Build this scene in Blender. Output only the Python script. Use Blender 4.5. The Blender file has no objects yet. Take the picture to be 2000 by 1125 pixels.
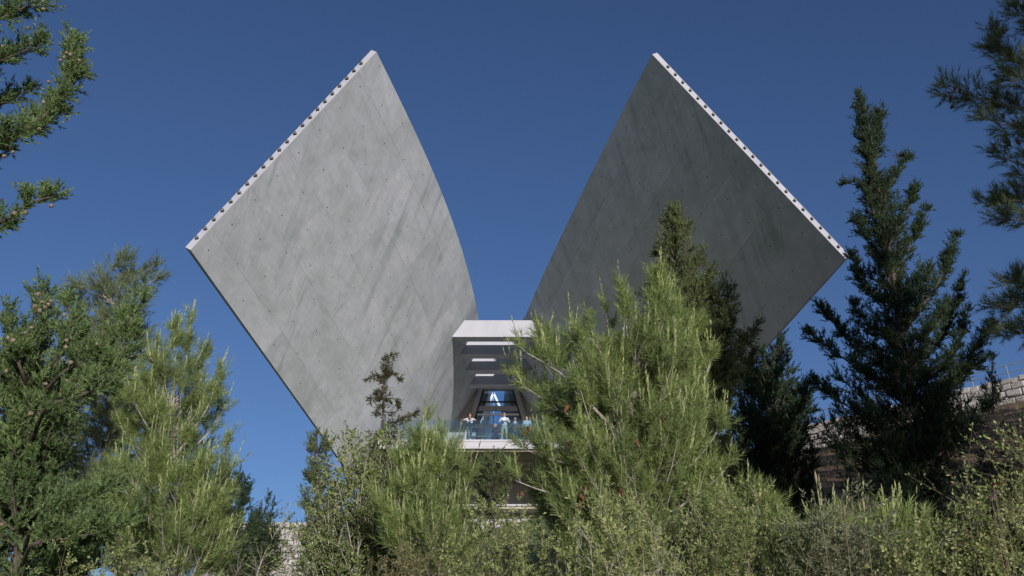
import bpy, bmesh, math, random
import numpy as np
from mathutils import Vector, Matrix

# ------------------------------------------------------------------ camera, sky, sun, exposure
scene = bpy.context.scene
C = scene.collection
PITCH = math.radians(25.0)
FPX = 1800.0                                   # focal length in photo pixels (photo 2000 x 1125)
cam_d = bpy.data.cameras.new('camera'); cam_d.sensor_width = 36.0
cam_d.lens = FPX / 2000 * 36.0; cam_d.clip_start = 0.05; cam_d.clip_end = 6000
cam = bpy.data.objects.new('camera', cam_d); C.objects.link(cam)
cam.location = (0, 0, 0); cam.rotation_euler = (math.pi / 2 + PITCH, 0, 0)
scene.camera = cam

SUN_AZ = math.radians(16.8)                    # to the right of straight behind the camera
SUN_EL = math.radians(11.6)
sun_dir = Vector((math.sin(SUN_AZ) * math.cos(SUN_EL), -math.cos(SUN_AZ) * math.cos(SUN_EL), math.sin(SUN_EL)))
world = bpy.data.worlds.new('World'); scene.world = world; world.use_nodes = True
wn = world.node_tree.nodes; wl = world.node_tree.links
bgn = wn['Background']
sky = wn.new('ShaderNodeTexSky'); sky.sky_type = 'NISHITA'; sky.sun_disc = False
sky.sun_elevation = SUN_EL
sky.sun_rotation = math.atan2(sun_dir.x, sun_dir.y)
sky.altitude = 800; sky.air_density = 1.0; sky.dust_density = 0.6; sky.ozone_density = 4.5
film = wn.new('ShaderNodeMix'); film.data_type = 'RGBA'; film.blend_type = 'MULTIPLY'; film.inputs[0].default_value = 1.0
film.inputs[7].default_value = (1.04, 0.905, 0.975, 1)      # the film stock renders the blue slightly violet
wl.new(sky.outputs[0], film.inputs[6]); wl.new(film.outputs[2], bgn.inputs[0]); bgn.inputs[1].default_value = 0.10
sun_l = bpy.data.lights.new('sun', 'SUN'); sun_l.energy = 5.0; sun_l.angle = math.radians(0.5)
sun_l.color = (1.0, 0.965, 0.965)
sun = bpy.data.objects.new('sun', sun_l); C.objects.link(sun)
sun.rotation_euler = (-sun_dir).to_track_quat('-Z', 'Y').to_euler(); sun.location = (20, -40, 30)
scene.view_settings.view_transform = 'Standard'; scene.view_settings.look = 'None'
scene.view_settings.gamma = 1.0; scene.view_settings.use_curve_mapping = False
scene.view_settings.exposure = 0.0

# ------------------------------------------------------------------ helpers
cp, sp = math.cos(PITCH), math.sin(PITCH)
def P(px, py, Y):
    """photo pixel + distance along the ground -> world point"""
    u = (px - 1000) / FPX; v = (562.5 - py) / FPX
    y = cp - sp * v; z = sp + cp * v
    return np.array([u / y * Y, Y, z / y * Y])
def smooth(a, b, x):
    t = np.clip((x - a) / (b - a), 0, 1); return t * t * (3 - 2 * t)
def ground_z(x, y):
    x = np.asarray(x, float); y = np.asarray(y, float)
    yy = np.where(y > 48, 48 + (y - 48) * 0.02, y)
    s = smooth(4, 30, y)
    z = -1.6 + 0.22 * np.maximum(yy, 0) + 0.06 * np.minimum(yy, 0) + 0.25 * np.clip(x, -26, 30) * s
    z = z + 0.10 * np.sin(x * 0.9 + 1.3) * np.sin(y * 0.7) + 0.05 * np.sin(x * 2.3) * np.cos(y * 1.9 + 0.4)
    return z
def empty(name, loc, label=None, cat=None, group=None):
    o = bpy.data.objects.new(name, None); C.objects.link(o); o.location = loc; o.empty_display_size = 0.2
    tag(o, label, cat, group); return o
def tag(o, label=None, cat=None, group=None, kind=None):
    if label: o['label'] = label
    if cat: o['category'] = cat
    if group: o['group'] = group
    if kind: o['kind'] = kind
    return o
def link(name, me, mat, parent=None, loc=None):
    o = bpy.data.objects.new(name, me); C.objects.link(o)
    if mat is not None and len(me.materials) == 0: me.materials.append(mat)
    if parent is not None:
        o.parent = parent
        o.matrix_parent_inverse = Matrix.Translation(-root_loc(parent))
    if loc is not None: o.location = loc
    return o
def root_loc(o):
    """world position of a parent: empties carry it, meshes sit at the world origin"""
    return Vector(o.location) if o.type == 'EMPTY' else Vector((0, 0, 0))
def pyd(name, verts, faces, mat, parent=None, smooth_sh=False):
    me = bpy.data.meshes.new(name); me.from_pydata([tuple(v) for v in verts], [], faces); me.update()
    if smooth_sh: me.shade_smooth()
    return link(name, me, mat, parent)
def bm_obj(name, bm, mat, parent=None, smooth_sh=False):
    me = bpy.data.meshes.new(name); bm.normal_update(); bm.to_mesh(me); bm.free()
    if smooth_sh: me.shade_smooth()
    return link(name, me, mat, parent)
def bm_box(bm, x0, x1, y0, y1, z0, z1):
    vs = [bm.verts.new(c) for c in ((x0,y0,z0),(x1,y0,z0),(x1,y1,z0),(x0,y1,z0),(x0,y0,z1),(x1,y0,z1),(x1,y1,z1),(x0,y1,z1))]
    for f in ((0,3,2,1),(4,5,6,7),(0,1,5,4),(1,2,6,5),(2,3,7,6),(3,0,4,7)): bm.faces.new([vs[i] for i in f])
def bm_hex(bm, pts):
    """8 points: bottom ring 4 then top ring 4"""
    vs = [bm.verts.new(tuple(c)) for c in pts]
    for f in ((0,3,2,1),(4,5,6,7),(0,1,5,4),(1,2,6,5),(2,3,7,6),(3,0,4,7)): bm.faces.new([vs[i] for i in f])
def bevel(bm, w, seg=1):
    bmesh.ops.recalc_face_normals(bm, faces=bm.faces)
    bmesh.ops.bevel(bm, geom=list(bm.edges), offset=w, segments=seg, affect='EDGES')
def box_obj(name, x0, x1, y0, y1, z0, z1, mat, parent=None, bev=0.0):
    bm = bmesh.new(); bm_box(bm, x0, x1, y0, y1, z0, z1)
    if bev: bevel(bm, bev)
    return bm_obj(name, bm, mat, parent)

# ------------------------------------------------------------------ materials
def new_mat(name):
    m = bpy.data.materials.new(name); m.use_nodes = True
    nt = m.node_tree; nt.nodes.clear()
    out = nt.nodes.new('ShaderNodeOutputMaterial')
    return m, nt, out
def N(nt, t, **kw):
    n = nt.nodes.new(t)
    for k, v in kw.items():
        if hasattr(n, k): setattr(n, k, v)
    return n
def ramp(nt, fac, stops):
    r = nt.nodes.new('ShaderNodeValToRGB')
    while len(r.color_ramp.elements) < len(stops): r.color_ramp.elements.new(0.5)
    for e, (p, c) in zip(r.color_ramp.elements, stops):
        e.position = p; e.color = (*c, 1)
    nt.links.new(fac, r.inputs[0]); return r
def mixc(nt, fac, a, b, mode='MIX'):
    m = nt.nodes.new('ShaderNodeMix'); m.data_type = 'RGBA'; m.blend_type = mode
    for s, v in ((0, fac), (6, a), (7, b)):
        if hasattr(v, 'links') or isinstance(v, bpy.types.NodeSocket): nt.links.new(v, m.inputs[s])
        else: m.inputs[s].default_value = v if s == 0 else (*v, 1)
    return m.outputs[2]
def math_n(nt, op, a, b=None, c=None):
    m = nt.nodes.new('ShaderNodeMath'); m.operation = op
    for i, v in enumerate((a, b, c)):
        if v is None: continue
        if isinstance(v, bpy.types.NodeSocket): nt.links.new(v, m.inputs[i])
        else: m.inputs[i].default_value = v
    return m.outputs[0]
def noise(nt, vec, scale, detail=4, rough=0.55, dist=0.0):
    n = nt.nodes.new('ShaderNodeTexNoise'); n.inputs['Scale'].default_value = scale
    n.inputs['Detail'].default_value = detail; n.inputs['Roughness'].default_value = rough
    n.inputs['Distortion'].default_value = dist
    if vec is not None: nt.links.new(vec, n.inputs['Vector'])
    return n.outputs[0]
def mapping(nt, vec, scale=(1,1,1), rot=(0,0,0)):
    m = nt.nodes.new('ShaderNodeMapping'); m.inputs['Scale'].default_value = scale
    m.inputs['Rotation'].default_value = rot; nt.links.new(vec, m.inputs[0]); return m.outputs[0]
def principled(nt, out, col, rough=0.8, bump=None, bump_s=0.2, bump_d=0.02):
    p = nt.nodes.new('ShaderNodeBsdfPrincipled')
    if isinstance(col, bpy.types.NodeSocket): nt.links.new(col, p.inputs['Base Color'])
    else: p.inputs['Base Color'].default_value = (*col, 1)
    p.inputs['Roughness'].default_value = rough
    p.inputs['Specular IOR Level'].default_value = 0.15 if rough > 0.7 else 0.5
    if bump is not None:
        b = nt.nodes.new('ShaderNodeBump'); b.inputs['Strength'].default_value = bump_s
        b.inputs['Distance'].default_value = bump_d
        nt.links.new(bump, b.inputs['Height']); nt.links.new(b.outputs[0], p.inputs['Normal'])
    nt.links.new(p.outputs[0], out.inputs[0]); return p
def plain(name, col, rough=0.7, var=0.15, scale=6.0):
    m, nt, out = new_mat(name)
    tc = N(nt, 'ShaderNodeTexCoord').outputs['Object']
    n = noise(nt, tc, scale)
    a = tuple(c * (1 - var) for c in col); b = tuple(min(1, c * (1 + var)) for c in col)
    r = ramp(nt, n, [(0.3, a), (0.7, b)])
    principled(nt, out, r.outputs[0], rough)
    return m

def mat_wing():
    m, nt, out = new_mat('wing_concrete')
    uv = N(nt, 'ShaderNodeUVMap').outputs[0]
    big = noise(nt, mapping(nt, uv, (0.20, 0.20, 1)), 1.0, 6, 0.66, 0.5)
    mid = noise(nt, mapping(nt, uv, (0.8, 0.8, 1)), 1.0, 7, 0.72, 0.5)
    fine = noise(nt, uv, 7.0, 5, 0.7)
    rotd = mapping(nt, uv, (1, 1, 1), (0, 0, math.radians(62)))
    streak = noise(nt, mapping(nt, rotd, (0.16, 1.5, 1)), 1.0, 6, 0.6, 0.5)
    streak2 = noise(nt, mapping(nt, rotd, (1.2, 9.0, 1)), 1.0, 5, 0.65, 0.4)
    v = math_n(nt, 'ADD', math_n(nt, 'MULTIPLY', big, 0.55), math_n(nt, 'MULTIPLY', mid, 0.45))
    c1 = ramp(nt, v, [(0.36, (0.366, 0.388, 0.384)), (0.5, (0.460, 0.472, 0.484)), (0.64, (0.540, 0.545, 0.578))]).outputs[0]
    # soft smears, only in patches
    pm = ramp(nt, noise(nt, mapping(nt, uv, (0.16, 0.22, 1)), 1.0, 3, 0.5, 0.3), [(0.42, (0.12, 0.12, 0.12)), (0.62, (1, 1, 1))]).outputs[0]
    s1 = ramp(nt, streak, [(0.36, (0.74, 0.765, 0.75)), (0.50, (1, 1, 1)), (0.72, (1.06, 1.06, 1.065))]).outputs[0]
    c2 = mixc(nt, pm, c1, mixc(nt, 1.0, c1, s1, 'MULTIPLY'))
    s2 = ramp(nt, streak2, [(0.38, (0.93, 0.935, 0.93)), (0.54, (1, 1, 1)), (0.68, (1.10, 1.10, 1.11))]).outputs[0]
    pat = ramp(nt, noise(nt, mapping(nt, uv, (0.3, 0.3, 1)), 1.3, 3), [(0.45, (0, 0, 0)), (0.6, (1, 1, 1))]).outputs[0]
    c2 = mixc(nt, pat, c2, mixc(nt, 0.9, c2, s2, 'MULTIPLY'))
    blot = ramp(nt, noise(nt, mapping(nt, uv, (0.55, 2.1, 1), (0, 0, math.radians(8))), 1.0, 7, 0.74, 0.25), [(0.34, (0.80, 0.82, 0.805)), (0.5, (1, 1, 1)), (0.68, (1.09, 1.085, 1.10))]).outputs[0]
    c2 = mixc(nt, 0.5, c2, blot, 'MULTIPLY')
    # thin dark drip marks
    drip = ramp(nt, noise(nt, mapping(nt, mapping(nt, uv, (1, 1, 1), (0, 0, math.radians(48))), (0.18, 7.0, 1)), 1.0, 2, 0.5), [(0.24, (0.70, 0.72, 0.70)), (0.31, (1, 1, 1))]).outputs[0]
    c2 = mixc(nt, 0.8, c2, drip, 'MULTIPLY')
    f1 = ramp(nt, fine, [(0.3, (0.95, 0.95, 0.95)), (0.7, (1.05, 1.05, 1.05))]).outputs[0]
    c2 = mixc(nt, 1.0, c2, f1, 'MULTIPLY')
    # pour seams of the formwork
    sx = N(nt, 'ShaderNodeSeparateXYZ'); nt.links.new(uv, sx.inputs[0])
    def seam(sock, period, off, w):
        f = math_n(nt, 'FRACT', math_n(nt, 'ADD', math_n(nt, 'DIVIDE', sock, period), off))
        d = math_n(nt, 'ABSOLUTE', math_n(nt, 'SUBTRACT', f, 0.5))
        return math_n(nt, 'LESS_THAN', d, w / period)
    row = math_n(nt, 'FLOOR', math_n(nt, 'ADD', math_n(nt, 'DIVIDE', sx.outputs[1], 2.86), 0.5))
    a = seam(sx.outputs[1], 2.86, 0.0, 0.014)
    b = seam(math_n(nt, 'ADD', sx.outputs[0], math_n(nt, 'MULTIPLY', row, 1.83)), 5.8, 0.2, 0.012)
    sm = math_n(nt, 'MAXIMUM', a, b)
    brk = math_n(nt, 'GREATER_THAN', noise(nt, mapping(nt, uv, (0.35, 0.35, 1)), 1.0, 2), 0.47)
    sm = math_n(nt, 'MULTIPLY', sm, brk)
    # each pour has a slightly different grey
    cell = N(nt, 'ShaderNodeTexWhiteNoise'); cell.noise_dimensions = '2D'
    cx = N(nt, 'ShaderNodeCombineXYZ')
    nt.links.new(math_n(nt, 'FLOOR', math_n(nt, 'ADD', math_n(nt, 'DIVIDE', math_n(nt, 'ADD', sx.outputs[0], math_n(nt, 'MULTIPLY', row, 1.83)), 5.8), 0.7)), cx.inputs[0])
    nt.links.new(row, cx.inputs[1]); nt.links.new(cx.outputs[0], cell.inputs['Vector'])
    pc = ramp(nt, cell.outputs[0], [(0, (0.90, 0.91, 0.90)), (1, (1.06, 1.06, 1.06))]).outputs[0]
    c2 = mixc(nt, 1.0, c2, pc, 'MULTIPLY')
    c3 = mixc(nt, math_n(nt, 'MULTIPLY', sm, 0.42), c2, (0.16, 0.165, 0.16))
    hb = math_n(nt, 'SUBTRACT', math_n(nt, 'ADD', math_n(nt, 'MULTIPLY', fine, 0.25), math_n(nt, 'MULTIPLY', mid, 0.5)), sm)
    principled(nt, out, c3, 0.78, hb, 0.25, 0.02)
    return m
def mat_concrete(name, lo, hi, boards=None, rough=0.8):
    m, nt, out = new_mat(name)
    tc = N(nt, 'ShaderNodeTexCoord').outputs['Object']
    n1 = noise(nt, tc, 0.8, 6, 0.65, 0.4); n2 = noise(nt, tc, 14.0, 4)
    v = math_n(nt, 'ADD', math_n(nt, 'MULTIPLY', n1, 0.75), math_n(nt, 'MULTIPLY', n2, 0.25))
    c = ramp(nt, v, [(0.35, lo), (0.65, hi)]).outputs[0]
    h = n2
    if boards:
        s = N(nt, 'ShaderNodeSeparateXYZ'); nt.links.new(tc, s.inputs[0])
        q = math_n(nt, 'DIVIDE', s.outputs[boards[0]], boards[1])
        cell = N(nt, 'ShaderNodeTexWhiteNoise'); cell.noise_dimensions = '1D'
        nt.links.new(math_n(nt, 'FLOOR', q), cell.inputs['W'])
        grain = noise(nt, mapping(nt, tc, (0.7, 12, 12)), 1.0, 5, 0.6)
        pc = ramp(nt, math_n(nt, 'ADD', math_n(nt, 'MULTIPLY', cell.outputs[0], 0.6), math_n(nt, 'MULTIPLY', grain, 0.4)),
                  [(0.15, (0.62, 0.60, 0.56)), (0.85, (1.2, 1.18, 1.15))]).outputs[0]
        c = mixc(nt, 1.0, c, pc, 'MULTIPLY')
        ln = math_n(nt, 'LESS_THAN', math_n(nt, 'FRACT', q), 0.08)
        c = mixc(nt, math_n(nt, 'MULTIPLY', ln, 0.5), c, (0.05, 0.045, 0.04))
        h = math_n(nt, 'SUBTRACT', grain, ln)
    principled(nt, out, c, rough, h, 0.2, 0.02)
    return m
def mat_foliage(name, stops, transl=0.3, rough=0.55):
    m, nt, out = new_mat(name)
    at = N(nt, 'ShaderNodeAttribute'); at.attribute_name = 'tint'; at.attribute_type = 'GEOMETRY'
    r = ramp(nt, at.outputs['Fac'], stops)
    geo = N(nt, 'ShaderNodeNewGeometry').outputs['Position']
    pn = noise(nt, geo, 2.2, 3)
    pr = ramp(nt, pn, [(0.3, (0.78, 0.80, 0.82)), (0.7, (1.18, 1.14, 1.05))]).outputs[0]
    col = mixc(nt, 1.0, r.outputs[0], pr, 'MULTIPLY')
    p = N(nt, 'ShaderNodeBsdfPrincipled'); nt.links.new(col, p.inputs['Base Color']); p.inputs['Roughness'].default_value = rough
    p.inputs['Specular IOR Level'].default_value = 0.3
    t = N(nt, 'ShaderNodeBsdfTranslucent'); nt.links.new(col, t.inputs[0])
    mx = N(nt, 'ShaderNodeMixShader'); mx.inputs[0].default_value = transl
    nt.links.new(p.outputs[0], mx.inputs[1]); nt.links.new(t.outputs[0], mx.inputs[2]); nt.links.new(mx.outputs[0], out.inputs[0])
    return m
def mat_bark(name, lo, hi, sc=25):
    m, nt, out = new_mat(name)
    geo = N(nt, 'ShaderNodeNewGeometry').outputs['Position']
    n = noise(nt, mapping(nt, geo, (1, 1, 0.35)), sc, 5, 0.7)
    c = ramp(nt, n, [(0.35, lo), (0.65, hi)]).outputs[0]
    principled(nt, out, c, 0.9, n, 0.6, 0.01); return m
def mat_glass(name, tint, refl=0.12, haze=0.10, hazec=(0.25, 0.36, 0.40)):
    m, nt, out = new_mat(name)
    tr = N(nt, 'ShaderNodeBsdfTransparent'); tr.inputs[0].default_value = (*tint, 1)
    gl = N(nt, 'ShaderNodeBsdfGlossy'); gl.inputs['Roughness'].default_value = 0.02
    gl.inputs[0].default_value = (0.9, 0.95, 1, 1)
    geo = N(nt, 'ShaderNodeNewGeometry').outputs['Position']
    df = N(nt, 'ShaderNodeBsdfDiffuse')
    nt.links.new(ramp(nt, noise(nt, geo, 3.0, 3), [(0.3, tuple(c * .8 for c in hazec)), (0.7, hazec)]).outputs[0], df.inputs[0])
    a = N(nt, 'ShaderNodeMixShader'); a.inputs[0].default_value = haze
    nt.links.new(tr.outputs[0], a.inputs[1]); nt.links.new(df.outputs[0], a.inputs[2])
    fr = N(nt, 'ShaderNodeFresnel'); fr.inputs[0].default_value = 1.45
    b = N(nt, 'ShaderNodeMixShader'); nt.links.new(math_n(nt, 'ADD', fr.outputs[0], refl), b.inputs[0])
    nt.links.new(a.outputs[0], b.inputs[1]); nt.links.new(gl.outputs[0], b.inputs[2]); nt.links.new(b.outputs[0], out.inputs[0])
    return m
def mat_soil():
    m, nt, out = new_mat('soil')
    geo = N(nt, 'ShaderNodeNewGeometry').outputs['Position']
    a = noise(nt, geo, 0.9, 5, 0.6); b = noise(nt, mapping(nt, geo, (1, 1, 2.2)), 4.0, 6, 0.75); c = noise(nt, geo, 38.0, 3, 0.7)
    v = math_n(nt, 'ADD', math_n(nt, 'MULTIPLY', a, 0.3), math_n(nt, 'ADD', math_n(nt, 'MULTIPLY', b, 0.4), math_n(nt, 'MULTIPLY', c, 0.3)))
    col = ramp(nt, v, [(0.36, (0.055, 0.036, 0.022)), (0.48, (0.15, 0.092, 0.055)), (0.58, (0.25, 0.165, 0.105)), (0.68, (0.36, 0.29, 0.22))]).outputs[0]
    # green cover off the bare bank, coloured to bounce light up onto the wings
    sx = N(nt, 'ShaderNodeSeparateXYZ'); nt.links.new(geo, sx.inputs[0])
    edge = math_n(nt, 'ADD', sx.outputs[0], math_n(nt, 'MULTIPLY', math_n(nt, 'SUBTRACT', a, 0.5), 8.0))
    bare = ramp(nt, math_n(nt, 'DIVIDE', edge, 10.0), [(0.42, (0, 0, 0)), (0.62, (1, 1, 1))]).outputs[0]
    turf_bounce = ramp(nt, v, [(0.38, (0.085, 0.105, 0.042)), (0.55, (0.165, 0.195, 0.085)), (0.68, (0.24, 0.25, 0.12))]).outputs[0]
    col = mixc(nt, bare, turf_bounce, col)
    principled(nt, out, col, 0.95, v, 0.7, 0.035); return m
def mat_stone(name, cols):
    m, nt, out = new_mat(name)
    oi = N(nt, 'ShaderNodeObjectInfo').outputs['Random']
    tc = N(nt, 'ShaderNodeTexCoord').outputs['Object']
    base = ramp(nt, oi, [(i / (len(cols) - 1), c) for i, c in enumerate(cols)]).outputs[0]
    n = noise(nt, tc, 7.0, 6, 0.7)
    k = ramp(nt, n, [(0.3, (0.6, 0.58, 0.55)), (0.65, (1.12, 1.12, 1.12))]).outputs[0]
    principled(nt, out, mixc(nt, 1.0, base, k, 'MULTIPLY'), 0.9, n, 0.7, 0.04); return m

M = {}
M['wing'] = mat_wing()
M['edge'] = mat_concrete('edge_concrete', (0.32, 0.315, 0.33), (0.40, 0.39, 0.41))
M['beam'] = mat_concrete('beam_concrete', (0.36, 0.36, 0.375), (0.43, 0.425, 0.445))
M['soffit'] = mat_concrete('board_concrete', (0.25, 0.225, 0.185), (0.42, 0.38, 0.32), boards=(1, 0.18))
M['boards'] = mat_concrete('board_wall_concrete', (0.28, 0.28, 0.28), (0.40, 0.39, 0.39))
M['render'] = mat_concrete('pale_wall', (0.38, 0.365, 0.38), (0.46, 0.44, 0.455))
M['dark_metal'] = plain('dark_metal', (0.04, 0.045, 0.045), 0.5)
M['grey_metal'] = plain('grey_metal', (0.22, 0.23, 0.23), 0.5)
M['lamp_body'] = plain('lamp_body', (0.10, 0.09, 0.07), 0.75)
M['lamp_glass'] = plain('lamp_glass', (0.13, 0.12, 0.10), 0.45)
M['white_metal'] = plain('white_metal', (0.80, 0.79, 0.80), 0.4, 0.04)
M['glass'] = mat_glass('balustrade_glass', (0.82, 0.90, 0.92), 0.0, 0.025)
M['pane'] = mat_glass('window_glass', (0.86, 0.93, 0.97), 0.02, 0.03)
M['soil'] = mat_soil()
M['hole_shade'] = plain('tie_hole_shade', (0.05, 0.055, 0.05), 0.9)
M['stone'] = mat_stone('pale_limestone', [(0.38, 0.35, 0.32), (0.48, 0.45, 0.42), (0.32, 0.30, 0.275), (0.45, 0.42, 0.40)])
M['mortar'] = plain('mortar', (0.20, 0.175, 0.15), 0.95)
M['bark_pine'] = mat_bark('pine_bark', (0.14, 0.11, 0.09), (0.42, 0.37, 0.33))
M['bark_dark'] = mat_bark('cypress_bark', (0.04, 0.032, 0.025), (0.12, 0.095, 0.075))
M['bark_pale'] = mat_bark('pale_twig', (0.22, 0.19, 0.15), (0.42, 0.38, 0.31))
M['bark_twig'] = mat_bark('shrub_twig', (0.09, 0.075, 0.045), (0.24, 0.21, 0.13))
M['dry_stalk'] = mat_bark('dry_stalk', (0.12, 0.095, 0.055), (0.25, 0.20, 0.13))
M['cone_brown'] = mat_bark('pine_cone', (0.05, 0.024, 0.015), (0.17, 0.075, 0.04), 60)
M['cone_grey'] = mat_bark('cypress_cone', (0.10, 0.07, 0.045), (0.30, 0.24, 0.17), 90)
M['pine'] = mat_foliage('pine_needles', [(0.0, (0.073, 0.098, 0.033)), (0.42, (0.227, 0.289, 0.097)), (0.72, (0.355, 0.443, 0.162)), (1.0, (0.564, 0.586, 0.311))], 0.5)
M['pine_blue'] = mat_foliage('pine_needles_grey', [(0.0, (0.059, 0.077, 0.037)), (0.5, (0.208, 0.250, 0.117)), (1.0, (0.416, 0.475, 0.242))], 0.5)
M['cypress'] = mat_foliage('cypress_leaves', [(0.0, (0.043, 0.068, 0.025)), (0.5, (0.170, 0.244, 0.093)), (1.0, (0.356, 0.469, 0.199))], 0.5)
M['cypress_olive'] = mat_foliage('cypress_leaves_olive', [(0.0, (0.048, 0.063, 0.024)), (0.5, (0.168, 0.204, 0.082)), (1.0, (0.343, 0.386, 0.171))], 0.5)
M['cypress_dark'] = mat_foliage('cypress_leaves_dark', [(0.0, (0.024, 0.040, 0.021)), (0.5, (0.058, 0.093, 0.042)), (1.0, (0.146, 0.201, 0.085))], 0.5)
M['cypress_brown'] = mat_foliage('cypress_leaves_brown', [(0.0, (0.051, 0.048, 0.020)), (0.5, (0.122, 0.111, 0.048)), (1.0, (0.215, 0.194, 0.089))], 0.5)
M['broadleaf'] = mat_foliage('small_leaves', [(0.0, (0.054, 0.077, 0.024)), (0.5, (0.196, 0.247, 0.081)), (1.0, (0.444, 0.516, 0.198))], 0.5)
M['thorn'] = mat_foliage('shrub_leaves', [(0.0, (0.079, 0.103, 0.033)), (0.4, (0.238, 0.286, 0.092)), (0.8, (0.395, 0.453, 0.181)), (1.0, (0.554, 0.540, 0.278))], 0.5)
M['weed'] = mat_foliage('weeds', [(0.0, (0.045, 0.057, 0.022)), (0.5, (0.128, 0.143, 0.057)), (1.0, (0.300, 0.255, 0.135))], 0.5)

# ------------------------------------------------------------------ ground
def build_ground():
    xs = np.concatenate([np.linspace(-1500, -60, 13)[:-1], np.linspace(-60, 60, 181), np.linspace(60, 1500, 13)[1:]])
    ys = np.concatenate([np.linspace(-800, -20, 9)[:-1], np.linspace(-20, 90, 166), np.linspace(90, 2500, 13)[1:]])
    X, Y = np.meshgrid(xs, ys); Z = ground_z(X, Y)
    far = smooth(90, 300, np.maximum(Y, np.abs(X)))
    Z = Z * (1 - far) + (-10) * far
    V = np.stack([X, Y, Z], -1).reshape(-1, 3)
    nx, ny = len(xs), len(ys)
    F = [(j*nx+i, j*nx+i+1, (j+1)*nx+i+1, (j+1)*nx+i) for j in range(ny-1) for i in range(nx-1)]
    tag(pyd('hillside', V, F, M['soil'], None, True), kind='structure')
build_ground()

# ------------------------------------------------------------------ the concrete building
AX0, AXS = -0.68, -0.0275
def axis_x(Y): return AX0 + AXS * (Y - 52)
museum = empty('concrete_museum', (axis_x(56), 56, float(ground_z(0, 56))),
    'grey concrete museum end with two huge flared wings and a glass-railed terrace', 'building')
_ys = [54, 56, 58, 61, 64, 68, 74, 80]
def foot_half(Y): return np.interp(Y, _ys, [8.17, 7.86, 7.62, 7.36, 7.2, 7.1, 7.05, 7.05])
def top_half(Y): return np.interp(Y, _ys, [1.42, 1.18, 0.98, 0.78, 0.66, 0.56, 0.5, 0.5])
def pchip(x, y, xi):
    x = np.asarray(x, float); y = np.asarray(y, float); xi = np.atleast_1d(np.asarray(xi, float))
    h = np.diff(x); m = np.diff(y) / h; d = np.zeros_like(y)
    d[1:-1] = np.where(m[:-1] * m[1:] > 0, 2 * m[:-1] * m[1:] / (m[:-1] + m[1:] + 1e-12), 0); d[0] = m[0]; d[-1] = m[-1]
    k = np.clip(np.searchsorted(x, xi) - 1, 0, len(h) - 1); t = (xi - x[k]) / h[k]
    return (2*t**3 - 3*t**2 + 1) * y[k] + (t**3 - 2*t**2 + t) * h[k] * d[k] + (-2*t**3 + 3*t**2) * y[k+1] + (t**3 - t**2) * h[k] * d[k+1]
T_L = [(735,101),(768,166),(800,236),(840,322),(880,420),(905,497),(924,570),(935,622)]
T_R = [(1274,106),(1241,166),(1207,234),(1163,324),(1115,420),(1082,490),(1048,567),(1024,622)]
YA = {-1: 32.74, 1: 33.1}; YB = {-1: 32.24, 1: 32.94}
BPX = {-1: (372, 488), 1: (1651, 505)}
THICK = 0.31
def wing_rulings(side):
    """list of (foot, top) from back to front"""
    R = []
    for Y in _ys[::-1]:
        ax = axis_x(Y)
        R.append((np.array([ax + side * foot_half(Y), Y, 12.2]), np.array([ax + side * top_half(Y), Y, 23.0])))
    B = P(*BPX[side], YB[side])
    pts = np.array(T_L if side < 0 else T_R, float)[::-1]
    co = np.polyfit(pts[:, 1], pts[:, 0], 4)
    F0, T0 = R[-1]
    # the top edge runs level at first, then sweeps up and out as it comes forward
    ku = [0, .1, .2, .35, .5, .65, .8, .9, 1.0]
    kp = np.array([622, 593.7, 552.1, 483.5, 408.8, 326.8, 236.1, 170.7, 101.0]); kp = 622 + (kp - 622) * (pts[-1, 1] - 622) / (101 - 622.0)
    n = 44
    for i in range(1, n + 1):
        u = i / n; yy = float(pchip(ku, kp, u)[0])
        R.append((F0 * (1 - u) + B * u, P(np.polyval(co, yy), yy, 54 + (YA[side] - 54) * u)))
    return R
surf_samples = {}
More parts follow.
